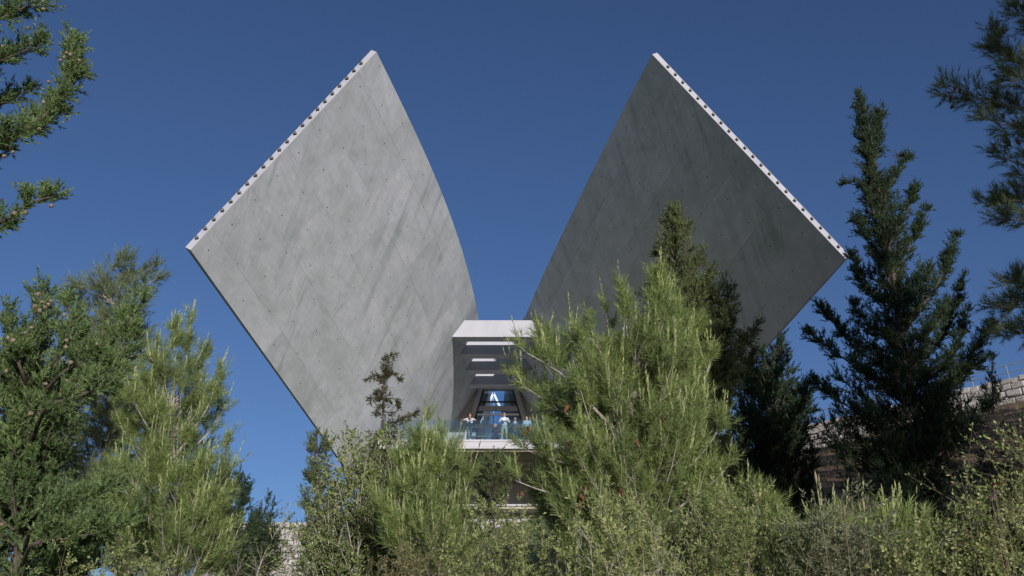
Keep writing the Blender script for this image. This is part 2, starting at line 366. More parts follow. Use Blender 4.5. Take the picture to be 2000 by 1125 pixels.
def build_wing(side):
    R = wing_rulings(side); nv = 24
    G = np.array([[f * (1 - j / nv) + t * (j / nv) for j in range(nv + 1)] for f, t in R])      # (nu, nv+1, 3)
    nu = len(R)
    du = np.gradient(G, axis=0); dv = np.gradient(G, axis=1)
    nrm = np.cross(du, dv); nrm /= np.linalg.norm(nrm, axis=-1, keepdims=True)
    if nrm[nu // 2, nv // 2, 0] * side > 0: nrm = -nrm                                          # toward the axis
    O = G - nrm * THICK
    surf_samples[side] = (G, nrm)
    V = np.concatenate([G.reshape(-1, 3), O.reshape(-1, 3)]); K = nu * (nv + 1)
    idx = lambda i, j, k=0: k * K + i * (nv + 1) + j
    faces = []; mats = []
    flip = side > 0
    def add(f, m):
        faces.append(f[::-1] if flip else f); mats.append(m)
    for i in range(nu - 1):
        for j in range(nv):
            add((idx(i,j), idx(i+1,j), idx(i+1,j+1), idx(i,j+1)), 0)
            add((idx(i,j,1), idx(i,j+1,1), idx(i+1,j+1,1), idx(i+1,j,1)), 0)
        add((idx(i,0), idx(i,0,1), idx(i+1,0,1), idx(i+1,0)), 1)
        add((idx(i,nv), idx(i+1,nv), idx(i+1,nv,1), idx(i,nv,1)), 1)
    for j in range(nv):
        add((idx(0,j), idx(0,j+1), idx(0,j+1,1), idx(0,j,1)), 1)
        add((idx(nu-1,j), idx(nu-1,j,1), idx(nu-1,j+1,1), idx(nu-1,j+1)), 1)
    me = bpy.data.meshes.new('wing'); me.from_pydata(V.tolist(), [], faces); me.update()
    me.materials.append(M['wing']); me.materials.append(M['edge'])
    me.polygons.foreach_set('material_index', mats)
    # uv in metres: u along the wall, v up the ruling
    mid = G[:, nv // 2]; s = np.concatenate([[0], np.cumsum(np.linalg.norm(np.diff(mid, axis=0), axis=1))])
    L = np.linalg.norm(G[:, -1] - G[:, 0], axis=1)
    s = s[-1] - s
    UV = np.zeros((nu, nv + 1, 2)); UV[..., 0] = s[:, None] + (0 if side < 0 else 37.3)
    UV[..., 1] = (np.arange(nv + 1) / nv)[None, :] * 14.5
    UV = np.concatenate([UV.reshape(-1, 2)] * 2)
    lay = me.uv_layers.new(name='UVMap'); li = np.zeros(len(me.loops), int); me.loops.foreach_get('vertex_index', li)
    lay.data.foreach_set('uv', UV[li].ravel())
    bm = bmesh.new(); bm.from_mesh(me); bmesh.ops.recalc_face_normals(bm, faces=bm.faces); bm.to_mesh(me); bm.free()
    sm = np.array([m == 0 for m in mats]); 
    w = link('wing', me, None, museum)
    me.polygons.foreach_set('use_smooth', sm)
    me.set_sharp_from_angle(angle=math.radians(35))
    tag(w, 'pale sunlit wing on the drooping-cypress side of the terrace' if side < 0 else 'dark shaded wing rising behind the big pine')
    # formwork tie holes: raised dark discs in staggered rows, hollow shade put into the colour
    bm = bmesh.new()
    rng = np.random.default_rng(5)
    su = s; 
    for a in np.arange(0.7, 30, 1.75):
        i = np.interp(-a, -su, np.arange(nu)); i0 = int(min(nu - 2, math.floor(i))); fi = i - i0
        for b in np.arange(0.6, 19, 1.43):
            bb = b + (0.715 if int(round((a - .7) / 1.75)) % 2 else 0)
            Lr = L[i0] * (1 - fi) + L[i0 + 1] * fi
            t = bb / Lr
            if t > 0.985: continue
            fr = G[i0, 0] * (1 - fi) + G[i0 + 1, 0] * fi; tr = G[i0, -1] * (1 - fi) + G[i0 + 1, -1] * fi
            p = fr * (1 - t) + tr * t; n = nrm[i0, min(nv, int(t * nv))]
            if p[1] > 55 or p[2] < 14.3: continue
            q = Vector(n).to_track_quat('Z', 'Y').to_matrix().to_4x4()
            mt = Matrix.Translation(Vector(p + n * 0.006)) @ q
            bmesh.ops.create_cone(bm, cap_ends=True, segments=7, radius1=0.030, radius2=0.024, depth=0.012, matrix=mt)
    tp = bm_obj('tie_holes', bm, M['hole_shade'], w); tag(tp, kind='stuff')
    # floodlights along the free end
    lm = lamp_mesh()
    A_, B_ = G[-1, -1], G[-1, 0]; An, Bn = nrm[-1, -1], nrm[-1, 0]
    along = (A_ - B_) / np.linalg.norm(A_ - B_)
    for k in range(22):
        t = 0.045 + (0.925 - 0.045) * k / 21
        p = B_ * (1 - t) + A_ * t; n = Bn * (1 - t) + An * t; n /= np.linalg.norm(n)
        e = np.cross(along, n); e /= np.linalg.norm(e)
        if e[1] > 0: e = -e
        p = p - n * THICK * 0.52
        mt = Matrix((Vector(along), Vector(n), Vector(e))).transposed()
        if mt.determinant() < 0: mt = Matrix((-Vector(along), Vector(n), Vector(e))).transposed()
        o = bpy.data.objects.new('edge_lamp', lm); C.objects.link(o); o.parent = w
        o.matrix_parent_inverse = Matrix.Translation(-root_loc(w))
        o.matrix_basis = Matrix.Translation(Vector(p)) @ mt.to_4x4() @ Matrix.Scale(0.76, 4)
    return w
_lm = []
def lamp_mesh():
    if _lm: return _lm[0]
    bm = bmesh.new()
    bm_box(bm, -0.05, 0.05, -0.10, 0.10, 0.0, 0.025)
    bm_box(bm, -0.015, 0.015, -0.095, -0.075, 0.02, 0.12); bm_box(bm, -0.015, 0.015, 0.075, 0.095, 0.02, 0.12)
    bm_box(bm, -0.10, -0.06, -0.03, 0.03, 0.0, 0.035)
    n0 = len(bm.faces)
    rot = Matrix.Rotation(math.radians(62), 4, 'Y')
    bmesh.ops.create_cone(bm, cap_ends=True, segments=14, radius1=0.085, radius2=0.05, depth=0.13, matrix=Matrix.Translation((0.01, 0, 0.105)) @ rot)
    bmesh.ops.create_cone(bm, cap_ends=True, segments=14, radius1=0.092, radius2=0.092, depth=0.025, matrix=Matrix.Translation((-0.045, 0, 0.075)) @ rot)
    me = bpy.data.meshes.new('edge_lamp'); bm.normal_update(); bm.to_mesh(me); bm.free()
    me.materials.append(M['lamp_body']); me.materials.append(M['lamp_glass'])
    for i, p in enumerate(me.polygons):
        if i >= n0 + 16: p.material_index = 1
    _lm.append(me); return me
wing_l = build_wing(-1); wing_r = build_wing(1)
_dense = {}
def wall_x(side, Y, z):
    if side not in _dense:
        G, _ = surf_samples[side]; F, T = G[:, 0], G[:, -1]
        ii = np.linspace(0, len(F) - 1, 700); k = np.arange(len(F))
        F = np.stack([np.interp(ii, k, F[:, c]) for c in range(3)], 1); T = np.stack([np.interp(ii, k, T[:, c]) for c in range(3)], 1)
        t = np.linspace(0, 1, 400)[None, :, None]
        _dense[side] = (F[:, None] * (1 - t) + T[:, None] * t).reshape(-1, 3)
    A = _dense[side]; d = (A[:, 1] - Y) ** 2 + (A[:, 2] - z) ** 2
    return float(A[np.argmin(d), 0])

# cross beams between the walls
for k in range(4):
    Y0 = 52 + 2.95 * k
    z0, z1 = 20.97, 22.07
    bm = bmesh.new()
    e = 0.22
    pts = []
    for z in (z0, z1):
        for (s, y) in ((-1, Y0), (1, Y0), (1, Y0 + 0.8), (-1, Y0 + 0.8)):
            pts.append((wall_x(s, y, z) + s * e, y, z))
    bm_hex(bm, pts); bevel(bm, 0.012)
    bm_obj('beam', bm, M['beam'], museum)
# terrace slab
zd = 13.99
bm = bmesh.new()
xl, xr = -7.45, 6.2
bm_hex(bm, [(xl,50,13.5),(xr,50,13.5),(xr+.2,66,13.5),(xl-.2,66,13.5),(xl,50,zd),(xr,50,zd),(xr+.2,66,zd),(xl-.2,66,zd)])
bevel(bm, 0.015)
bm_obj('terrace_slab', bm, M['render'], museum)
box_obj('terrace_kerb', xl+.1, xr-.1, 49.96, 50.09, zd-0.10, zd+0.02, M['render'], museum, 0.01)
M['bounce_pale'] = mat_concrete('terrace_bounce', (0.52, 0.50, 0.47), (0.66, 0.63, 0.60))
box_obj('terrace_bounce', xl+1.3, xr-1.3, 50.2, 63.6, zd-0.01, zd+0.004, M['bounce_pale'], museum)  # unseen pale floor added to bounce sunlight up onto the beams
# board-marked soffit under the cantilever
bm = bmesh.new(); bm_hex(bm, [(-6.6,50.25,13.40),(5.6,50.25,13.40),(5.6,59,13.40),(-6.6,59,13.40),(-6.9,50.2,13.497),(5.9,50.2,13.497),(5.9,59,13.497),(-6.9,59,13.497)])
bm_obj('board_soffit', bm, M['soffit'], museum)
box_obj('support_wall', -6.2, 5.2, 58.2, 59.6, 7.0, 13.41, M['boards'], museum)
box_obj('lower_ledge', -6.0, 5.0, 55.6, 58.21, 11.50, 11.62, M['render'], museum, 0.01)
box_obj('lower_ledge_soffit', -5.9, 4.9, 55.7, 58.21, 11.36, 11.499, M['soffit'], museum)
box_obj('lower_wall', -6.0, 5.0, 57.2, 58.19, 6.5, 11.37, M['render'], museum)
# glass balustrade
xg = xl + 0.1; n = 5; wpan = (xr - 0.1 - xg) / n
for sx in (xl + 0.085, xr - 0.085):
    box_obj('glass_panel', sx - 0.01, sx + 0.01, 50.17, 54.2, zd - 0.02, 15.19, M['glass'], museum)
for i in range(n):
    g = box_obj('glass_panel', xg + wpan*i + 0.012, xg + wpan*(i+1) - 0.012, 50.13, 50.15, zd - 0.02, 15.19, M['glass'], museum)
    for fx in (0.12, 0.5, 0.88):
        x = xg + wpan * (i + fx)
        box_obj('glass_clamp', x - 0.03, x + 0.03, 50.115, 50.165, zd + 0.0, zd + 0.10, M['grey_metal'], g)
# glazed front at the back of the terrace
YF = 63.8
fac = empty('glazed_front', (axis_x(YF), YF, zd)); fac.parent = museum
fac.matrix_parent_inverse = Matrix.Translation(-Vector(museum.location))
def fx_l(z): return -2.45 - (21.6 - z) * 0.27
def fpart(name, pts, mat, y0=YF, y1=YF+0.18):
    bm = bmesh.new(); (a, b, c, d) = pts
    bm_hex(bm, [(a[0],y0,a[1]),(b[0],y0,b[1]),(b[0],y1,b[1]),(a[0],y1,a[1]),(d[0],y0,d[1]),(c[0],y0,c[1]),(c[0],y1,c[1]),(d[0],y1,d[1])])
    o = bm_obj(name, bm, mat, None); o.parent = fac
    o.matrix_parent_inverse = Matrix.Translation(-root_loc(fac)); return o
ax = axis_x(YF)
for s in (-1, 1):
    X = lambda z, off: (fx_l(z) + off) if s < 0 else 2 * ax - (fx_l(z) + off)
    ww = lambda z: wall_x(s, YF, z) + s * 0.15
    fpart('side_panel', [(ww(14),14),(X(14,0),14),(X(21.7,0),21.7),(ww(21.7),21.7)], M['boards'], YF+0.05, YF+0.25)
    fpart('jamb', [(X(14,0.002),14),(X(14,.34),14),(X(21.6,.34),21.6),(X(21.6,.002),21.6)], M['render'], YF-0.25, YF+0.2)
    fpart('jamb_frame', [(X(14,.342),14),(X(14,.45),14),(X(21.5,.45),21.5),(X(21.5,.342),21.5)], M['dark_metal'], YF-0.05, YF+0.12)
    fpart('jamb_lining', [(X(14,.452),14),(X(14,.75),14),(X(21.5,.75),21.5),(X(21.5,.452),21.5)], M['render'], YF+0.1, YF+0.9)
fpart('header', [(fx_l(21.7)-.2,21.60),(2*ax-fx_l(21.7)+.2,21.60),(2*ax-fx_l(21.7)+.2,22.0),(fx_l(21.7)-.2,22.0)], M['beam'], YF-0.3, YF+0.3)
for z0, z1, mt in ((20.62,20.70,'dark_metal'),(19.98,20.34,'beam'),(19.66,19.76,'white_metal'),(18.72,18.98,'beam'),(18.05,18.12,'dark_metal'),(16.6,16.7,'dark_metal')):
    fpart('transom', [(fx_l(z0)+.46,z0),(2*ax-fx_l(z0)-.46,z0),(2*ax-fx_l(z1)-.46,z1),(fx_l(z1)+.46,z1)], M[mt], YF-0.12, YF+0.04)
fpart('pane', [(fx_l(14)+.46,14),(2*ax-fx_l(14)-.46,14),(2*ax-fx_l(21.5)-.46,21.5),(fx_l(21.5)+.46,21.5)], M['pane'], YF+0.06, YF+0.075)
# white A-frame further in
YW = 72.0
def bar(p, q, w, mat, name='frame_bar'):
    p = Vector(p); q = Vector(q); d = (q - p); L = d.length
    bm = bmesh.new(); bm_box(bm, -w/2, w/2, -w/2, w/2, 0, L)
    bm.transform(Matrix.Translation(p) @ d.to_track_quat('Z', 'Y').to_matrix().to_4x4())
    o = bm_obj(name, bm, mat, None); o.parent = fac; o.matrix_parent_inverse = Matrix.Translation(-root_loc(fac)); return o
ap = P(964, 768, YW)
for s in (-1, 1):
    bar(ap, (ap[0] + s * 2.9, YW, ap[2] - 6.5), 0.17, M['white_metal'])
bar((ap[0], YW + .05, ap[2] - .1), (ap[0], YW + .05, 14.2), 0.06, M['grey_metal'], 'mullion')
bm = bmesh.new(); f = [bm.verts.new(v) for v in ((ap[0], YW+.15, ap[2]), (ap[0]-2.9, YW+.15, ap[2]-6.5), (ap[0]+2.9, YW+.15, ap[2]-6.5))]; bm.faces.new(f)
bmesh.ops.solidify(bm, geom=list(bm.faces), thickness=0.02)
o = bm_obj('pane', bm, M['pane'], None); o.parent = fac; o.matrix_parent_inverse = Matrix.Translation(-root_loc(fac))

# ------------------------------------------------------------------ stone retaining walls, railing
def stone_meshes(n=7, seed=3):
    out = []; r = random.Random(seed)
    for i in range(n):
        bm = bmesh.new(); bm_box(bm, -0.5, 0.5, -0.5, 0.5, -0.5, 0.5)
        bmesh.ops.bevel(bm, geom=list(bm.edges), offset=0.10, segments=1, affect='EDGES')
        for v in bm.verts:
            v.co += Vector((r.uniform(-.05,.05), r.uniform(-.09,.09), r.uniform(-.05,.05)))
        me = bpy.data.meshes.new('stone'); bm.normal_update(); bm.to_mesh(me); bm.free(); me.materials.append(M['stone']); out.append(me)
    return out
SM = stone_meshes()
def stone_wall(p0, p1, ztop, h, label, seed, sh=0.30, slen=0.38, thick=0.5):
    p0 = Vector(p0); p1 = Vector(p1); d = p1 - p0; L = d.length; ang = math.atan2(d.y, d.x)
    root = empty('retaining_wall', (p0.x, p0.y, ztop - h), label, 'wall'); root.rotation_euler = (0, 0, ang)
    bm = bmesh.new(); bm_box(bm, 0, L, 0.12, thick, -2.5, h - 0.02)
    me = bpy.data.meshes.new('wall_core'); bm.to_mesh(me); bm.free(); me.materials.append(M['mortar'])
    o = bpy.data.objects.new('wall_core', me); C.objects.link(o); o.parent = root
    r = random.Random(seed); z = h
    while z > -0.4:
        hh = sh * r.uniform(0.72, 1.3); x = -r.uniform(0, slen)
        while x < L:
            w = slen * r.choice((0.55, 0.75, 0.95, 1.2, 1.6)) * r.uniform(0.85, 1.15)
            o = bpy.data.objects.new('stone', r.choice(SM)); C.objects.link(o); o.parent = root
            o.location = (x + w/2, 0.14 + r.uniform(-.05,.03), z - hh/2 + r.uniform(-.025,.025)); o.scale = (w - 0.012, 0.34, hh * r.uniform(0.86, 1.08) - 0.012)
            o.rotation_euler = (r.uniform(-.08,.08), r.uniform(-.07,.07), r.uniform(-.07,.07))
            x += w
        z -= hh
    return root
W0 = P(2030, 727, 39.2); W1 = P(1548, 836, 48.4)
zt = 14.2
# horizontal top: put both ends on z = zt
def at_z(px, py, z):
    d = P(px, py, 1.0); return d * (z / d[2])
W0 = at_z(2040, 722, zt); W1 = at_z(1540, 838, zt)
dW = (W1 - W0); dW /= np.linalg.norm(dW)
stone_wall(W1[:2].tolist() + [0], W0[:2].tolist() + [0], zt, 1.5, 'rough pale stone retaining wall with a metal railing along its top', 4, 0.30, 0.40)
LW0 = P(420, 1020, 45); LW1 = P(640, 1020, 45)
stone_wall((LW0[0], 45, 0), (LW1[0], 45, 0), float(LW0[2]), 2.7, 'sunlit cream stone wall below the museum behind the leafy shrub', 9, 0.27, 0.36)
box_obj('ledge_tmp', 0, 1, 0, 1, 0, 1, M['render']) if False else None
rail = empty('metal_railing', (W1[0], W1[1], zt), 'thin grey metal railing along the top of the stone wall', 'railing')
LWt = float(np.linalg.norm((W0 - W1)[:2]))
nrm2 = np.array([-(W0 - W1)[1], (W0 - W1)[0]]) / LWt
def wpt(t, off=0.3): 
    q = W1[:2] * (1 - t) + W0[:2] * t + nrm2 * off; return q
npost = 9
for i in range(npost):
    q = wpt(i / (npost - 1)); bm = bmesh.new()
    bmesh.ops.create_cone(bm, cap_ends=True, segments=8, radius1=0.022, radius2=0.022, depth=0.75, matrix=Matrix.Translation((q[0], q[1], zt + 0.35)))
    bm_obj('post', bm, M['grey_metal'], rail)
for zz in (0.70, 0.36):
    a, b = wpt(0), wpt(1); p = Vector((a[0], a[1], zt + zz)); d = Vector((b[0]-a[0], b[1]-a[1], 0))
    bm = bmesh.new(); bmesh.ops.create_cone(bm, cap_ends=True, segments=8, radius1=0.02, radius2=0.02, depth=d.length,
        matrix=Matrix.Translation(p + d/2) @ d.to_track_quat('Z','Y').to_matrix().to_4x4())
    bm_obj('rail', bm, M['grey_metal'], rail)

# ------------------------------------------------------------------ vegetation tools
def unit(a): return a / np.maximum(np.linalg.norm(a, axis=-1, keepdims=True), 1e-9)
def frame(d):
    ref = np.where(np.abs(d[..., 2:3]) > 0.9, np.array([1.0, 0, 0]), np.array([0, 0, 1.0]))
    u = unit(np.cross(d, ref)); v = np.cross(d, u); return u, v
UP = np.array([0, 0, 1.0])
def tri_mesh(name, T, tint, mat, parent):
    """T (n,k,3) polygons with k corners"""
    n, k = T.shape[:2]
    me = bpy.data.meshes.new(name)
    me.vertices.add(n * k); me.vertices.foreach_set('co', T.reshape(-1).astype(np.float32))
    me.loops.add(n * k); me.loops.foreach_set('vertex_index', np.arange(n * k, dtype=np.int32))
    me.polygons.add(n); me.polygons.foreach_set('loop_start', np.arange(0, n * k, k, dtype=np.int32))
    me.update(calc_edges=True)
    at = me.attributes.new('tint', 'FLOAT', 'FACE'); at.data.foreach_set('value', np.clip(tint, 0, 1).astype(np.float32))
    return link(name, me, mat, parent)
def blades(rng, P0, D, L, n, blen, ang, w, tint, bend=0.0, t0=0.0, jit=0.12, droop=0.0, leaf=False):
    """n blades along each shoot; returns polygons and tint"""
    S = len(P0); I = np.repeat(np.arange(S), n); m = len(I)
    p0, d, l = P0[I], D[I], L[I]
    t = rng.uniform(t0, 1.0, m) ** 0.9
    b = bend[I] if isinstance(bend, np.ndarray) else bend
    pos = p0 + d * (l * t)[:, None] + UP * (b * l * t * t)[:, None]
    tg = unit(d + UP * (2 * b * t)[:, None] if isinstance(b, np.ndarray) else d + UP * (2 * b * t)[:, None])
    u, v = frame(tg); az = rng.uniform(0, 2 * math.pi, m)
    a = ang * (1 - 0.55 * t ** 4) + rng.normal(0, jit, m)
    bd = tg * np.cos(a)[:, None] + (u * np.cos(az)[:, None] + v * np.sin(az)[:, None]) * np.sin(a)[:, None]
    bd = unit(bd - UP * droop)
    ln = blen * rng.uniform(0.65, 1.15, m)
    sd = unit(np.cross(bd, unit(rng.normal(size=(m, 3))))) * (w * rng.uniform(0.7, 1.3, m) / 2)[:, None]
    tip = pos + bd * ln[:, None]
    tt = tint[I] + rng.normal(0, 0.10, m)
    if leaf:
        mid = pos + bd * (ln * 0.5)[:, None]
        T = np.stack([pos, mid + sd, tip, mid - sd], 1)
    else:
        T = np.stack([pos - sd, pos + sd, tip], 1)
    return T, tt
class Tubes:
    def __init__(s): s.V = []; s.F = []; s.n = 0
    def path(s, pts, rad, seg=6):
        pts = np.asarray(pts, float); k = len(pts)
        tg = unit(np.gradient(pts, axis=0)); u, v = frame(tg)
        a = np.arange(seg) * 2 * math.pi / seg
        rad = np.asarray(rad, float)
        ring = pts[:, None] + (u[:, None] * np.cos(a)[None, :, None] + v[:, None] * np.sin(a)[None, :, None]) * rad[:, None, None]
        s.V.append(ring.reshape(-1, 3))
        for i in range(k - 1):
            for j in range(seg):
                a0 = s.n + i * seg + j; a1 = s.n + i * seg + (j + 1) % seg
                s.F.append((a0, a1, a1 + seg, a0 + seg))
        s.n += k * seg
    def build(s, name, mat, parent):
        V = np.concatenate(s.V); me = bpy.data.meshes.new(name); me.from_pydata(V.tolist(), [], s.F); me.update(); me.shade_smooth()
        return link(name, me, mat, parent)
def bez(a, c, b, n):
    t = np.linspace(0, 1, n)[:, None]; return a * (1 - t) ** 2 + c * 2 * t * (1 - t) + b * t * t

STY = {
 # rise: branch start below its end; up: twig up bias; twigs/m; twig len; shoots per twig; shoot len; blades; blade len; angle; width
 'pine':    dict(rise=0.75, up=0.55, twd=11, twl=0.28, spt=6, sl=0.15, nb=34, bl=0.078, ang=0.85, w=0.0042, candle=0.6, cl=0.24, cnb=46, cbl=0.034, cang=0.36, cw=0.0075, spread=0.75, bark='bark_pine', droop=0.0),
 'pinesoft':dict(rise=0.5, up=0.25, twd=12, twl=0.32, spt=5, sl=0.17, nb=26, bl=0.085, ang=0.55, w=0.0050, candle=0.0, spread=0.7, bark='bark_pine', droop=0.05),
 'cypress': dict(rise=0.9, up=0.35, twd=24, twl=0.16, spt=7, sl=0.085, nb=15, bl=0.032, ang=0.75, w=0.0085, candle=0.0, spread=0.9, bark='bark_dark', droop=0.0),
}
def crown_tree(name, label, cat, Y, env, mat, style, nbr, seed, trunk=None, trunk_r=0.05, base=None, group=None,
               depth=1.0, scale=1.0, ymul=None, kmin=0.45, over=None, lopside=0.0, densw=0.35, plumes=(), tmin=0.15, pden=1.0):
    """env: rows (py, xl, xr) of the outline in the photograph at distance Y; turned into a volume of revolution-ish crown"""
    st = dict(STY[style]); st.update(over or {})
    rng = np.random.default_rng(seed)
    rows = sorted(env, key=lambda r: r[0])
    zz = np.array([P(0, r[0], Y)[2] for r in rows])[::-1]
    xl = np.array([P(r[1], r[0], Y)[0] for r in rows])[::-1]; xr = np.array([P(r[2], r[0], Y)[0] for r in rows])[::-1]
    if trunk:
        tz = np.array([P(x, y, Y)[2] for x, y in trunk])[::-1]; tx = np.array([P(x, y, Y)[0] for x, y in trunk])[::-1]
        o = np.argsort(tz); tz, tx = tz[o], tx[o]
    else:
        tz, tx = zz, (xl + xr) / 2
    cx = lambda z: np.interp(z, tz, tx)
    bx = float(tx[0]) if base is None else base
    gz = float(ground_z(bx, Y)) 
    root = empty(name, (bx, Y, gz), label, cat, group)
    tb = Tubes()
    zt = np.linspace(gz - 0.1, zz[-1], 14); hh = (zt - zt[0]) / (zt[-1] - zt[0])
    tzx = np.concatenate([[gz - 0.1], tz[tz > gz + 0.3]]); txx = np.concatenate([[bx], tx[tz > gz + 0.3]])
    txp = np.interp(zt, tzx, txx); cx = lambda z: np.interp(z, zt, txp)
    wob = np.cumsum(rng.normal(0, 0.012, 14)) * scale
    tb.path(np.stack([txp, Y + wob, zt], 1), trunk_r * (1 - hh) ** 1.1 + 0.005 * scale, 8)
    S0 = []; SD = []; SL = []; ST = []; C0 = []; CD = []; CL = []
    # branch end heights weighted by width
    zs = np.linspace(zz[0], zz[-1], 200); wd = np.interp(zs, zz, xr - xl); pw = (wd + densw * wd.max()) ; pw /= pw.sum()
    def dress(q, nt, k, t0_, tlk):
        n = len(q); tgs = unit(np.gradient(q, axis=0))
        ts = rng.uniform(t0_, 1.0, nt); ts[0] = 1.0
        for t in ts:
            f = t * (n - 1); i0 = min(n - 2, int(f)); fr = f - i0
            p = q[i0] * (1 - fr) + q[i0 + 1] * fr; tg = tgs[i0]
            rd = unit(rng.normal(size=3))
            d = unit(tg * 0.75 + rd * st['spread'] + UP * st['up']) if t < 1 else unit(tg + UP * st['up'] * 0.6 + rd * 0.15)
            tl = st['twl'] * scale * rng.uniform(0.45, 1.15) * tlk * (1.0 if tlk == 1.0 else (1.05 - 0.5 * t))
            e = p + d * tl
            tb.path(np.stack([p, e]), np.array([0.0034, 0.0018]) * scale, 3)
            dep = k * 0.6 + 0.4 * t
            for s in range(st['spt']):
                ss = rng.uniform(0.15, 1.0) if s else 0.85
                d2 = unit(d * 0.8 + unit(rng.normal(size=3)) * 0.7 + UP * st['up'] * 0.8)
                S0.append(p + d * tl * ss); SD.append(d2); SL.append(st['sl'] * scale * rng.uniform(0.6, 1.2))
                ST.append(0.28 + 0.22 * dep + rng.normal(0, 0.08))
            if st['candle'] and rng.uniform() < st['candle'] and dep > 0.55:
                for s in range(rng.integers(1, 3)):
                    d3 = unit(UP * 1.15 + d * 0.45 + rng.normal(0, 0.16, 3))
                    C0.append(p + d * tl * rng.uniform(0.7, 1.0)); CD.append(d3); CL.append(st['cl'] * scale * rng.uniform(0.5, 1.3))
    for i in range(nbr):
        ze = rng.choice(zs, p=pw) + rng.normal(0, 0.02)
        az = rng.uniform(0, 2 * math.pi); k = math.sqrt(rng.uniform(kmin ** 2, 1.0))
        c = cx(ze); rl = c - np.interp(ze, zz, xl); rr = np.interp(ze, zz, xr) - c
        rx = max(0.02, rr if math.cos(az) > 0 else rl); ry = max(0.03, (np.interp(ze, zz, xr) - np.interp(ze, zz, xl)) / 2 * depth)
        end = np.array([c + math.cos(az) * rx * k, Y + math.sin(az) * ry * k, ze])
        rr_ = math.hypot(end[0] - c, end[1] - Y)
        zs0 = max(gz + 0.15, ze - st['rise'] * rr_ - 0.05 * scale)
        a = np.array([cx(zs0), Y, zs0])
        ctl = a + (end - a) * np.array([0.62, 0.62, 0.32]) + rng.normal(0, 0.05, 3) * rr_
        n = 7; q = bez(a, ctl, end, n)
        Lb = float(np.linalg.norm(np.diff(q, axis=0), axis=1).sum())
        if Lb < 0.03: continue
        r0 = min(trunk_r * 0.5, 0.005 * scale + 0.009 * Lb)
        tb.path(q, np.linspace(r0, 0.0035 * scale, n), 5)
        nt = max(3, int(Lb * st['twd'] / scale + rng.uniform(0, 1)))
        dress(q, nt, k, tmin, 1.0)
    for path, rad, yo in plumes:
        w_ = np.array([P(x, y, Y + yo) for x, y in path]); z0 = max(gz + 0.15, w_[0, 2] - 0.1)
        a = np.array([cx(z0), Y, z0]); pts = np.concatenate([[a], w_])
        cl = np.concatenate([[0], np.cumsum(np.linalg.norm(np.diff(pts, axis=0), axis=1))]); ss_ = np.linspace(0, cl[-1], 14)
        q = np.stack([np.interp(ss_, cl, pts[:, c]) for c in range(3)], 1)
        q[1:-1] = (q[:-2] + 2 * q[1:-1] + q[2:]) / 4
        tb.path(q, np.linspace(0.008 * scale + 0.008 * cl[-1], 0.004 * scale, 14), 6)
        vis = float(np.linalg.norm(np.diff(w_, axis=0), axis=1).sum()); tm = 1 - vis / cl[-1]
        rm = rad / FPX * (Y * cp + w_[0, 2] * sp)
        dress(q, int(vis * st['twd'] * 2.6 / scale * pden), 1.0, tm, rm * 1.25 / (st['twl'] * scale))
    S0 = np.array(S0); SD = np.array(SD); SL = np.array(SL); ST = np.array(ST)
    T, tt = blades(rng, S0, SD, SL, st['nb'], st['bl'] * scale, st['ang'], st['w'] * scale, ST, bend=0.12, droop=st['droop'])
    if C0:
        C0 = np.array(C0); CD = np.array(CD); CL = np.array(CL)
        T2, t2 = blades(rng, C0, CD, CL, st['cnb'], st['cbl'] * scale, st['cang'], st['cw'] * scale, np.full(len(C0), 0.90), bend=0.08)
        T = np.concatenate([T, T2]); tt = np.concatenate([tt, t2])
    tb.build('trunk', M[st['bark']], root)
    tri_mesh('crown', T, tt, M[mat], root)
    return root, q

# cones: shared meshes
def cypress_cone_mesh():
    bm = bmesh.new(); bmesh.ops.create_icosphere(bm, subdivisions=2, radius=0.5)
    r = random.Random(1)
    for v in bm.verts: v.co *= 1 + r.uniform(-0.10, 0.08); v.co.z *= 1.1
    me = bpy.data.meshes.new('cone'); bm.to_mesh(me); bm.free(); me.materials.append(M['cone_grey']); return me
def pine_cone_mesh():
    bm = bmesh.new(); prof = [(0.02,0),(0.36,0.12),(0.46,0.3),(0.40,0.55),(0.26,0.8),(0.06,1.0)]
    rings = []
    for k, (r, z) in enumerate(prof):
        rings.append([bm.verts.new((r * (1 + 0.14 * ((j + k) % 2)) * math.cos(j * math.pi / 5), r * (1 + 0.14 * ((j + k) % 2)) * math.sin(j * math.pi / 5), -z)) for j in range(10)])
    for a, b in zip(rings, rings[1:]):
        for j in range(10): bm.faces.new((a[j], a[(j+1) % 10], b[(j+1) % 10], b[j]))
    bm.faces.new(rings[-1]); bm.faces.new(rings[0][::-1])
    me = bpy.data.meshes.new('cone'); bm.normal_update(); bm.to_mesh(me); bm.free(); me.materials.append(M['cone_brown']); return me
CCM = cypress_cone_mesh(); PCM = pine_cone_mesh()
def cones(root, spots, Y, mesh, size, seed, dy=0.25):
    r = random.Random(seed)
    for (px, py, *ex) in spots:
        yy = Y - (ex[0] if ex else dy) 
        p = P(px, py, yy)
        o = bpy.data.objects.new('cone', mesh); C.objects.link(o); o.parent = root
        o.matrix_parent_inverse = Matrix.Translation(-root_loc(root)); o.location = p
        s = size * r.uniform(0.85, 1.15); o.scale = (s * 0.42, s * 0.42, s) if mesh is PCM else (s, s, s)
        o.rotation_euler = (r.uniform(-.6, .6), r.uniform(-.6, .6), r.uniform(0, 6)) if mesh is PCM else (r.uniform(0, 6), r.uniform(0, 6), 0)

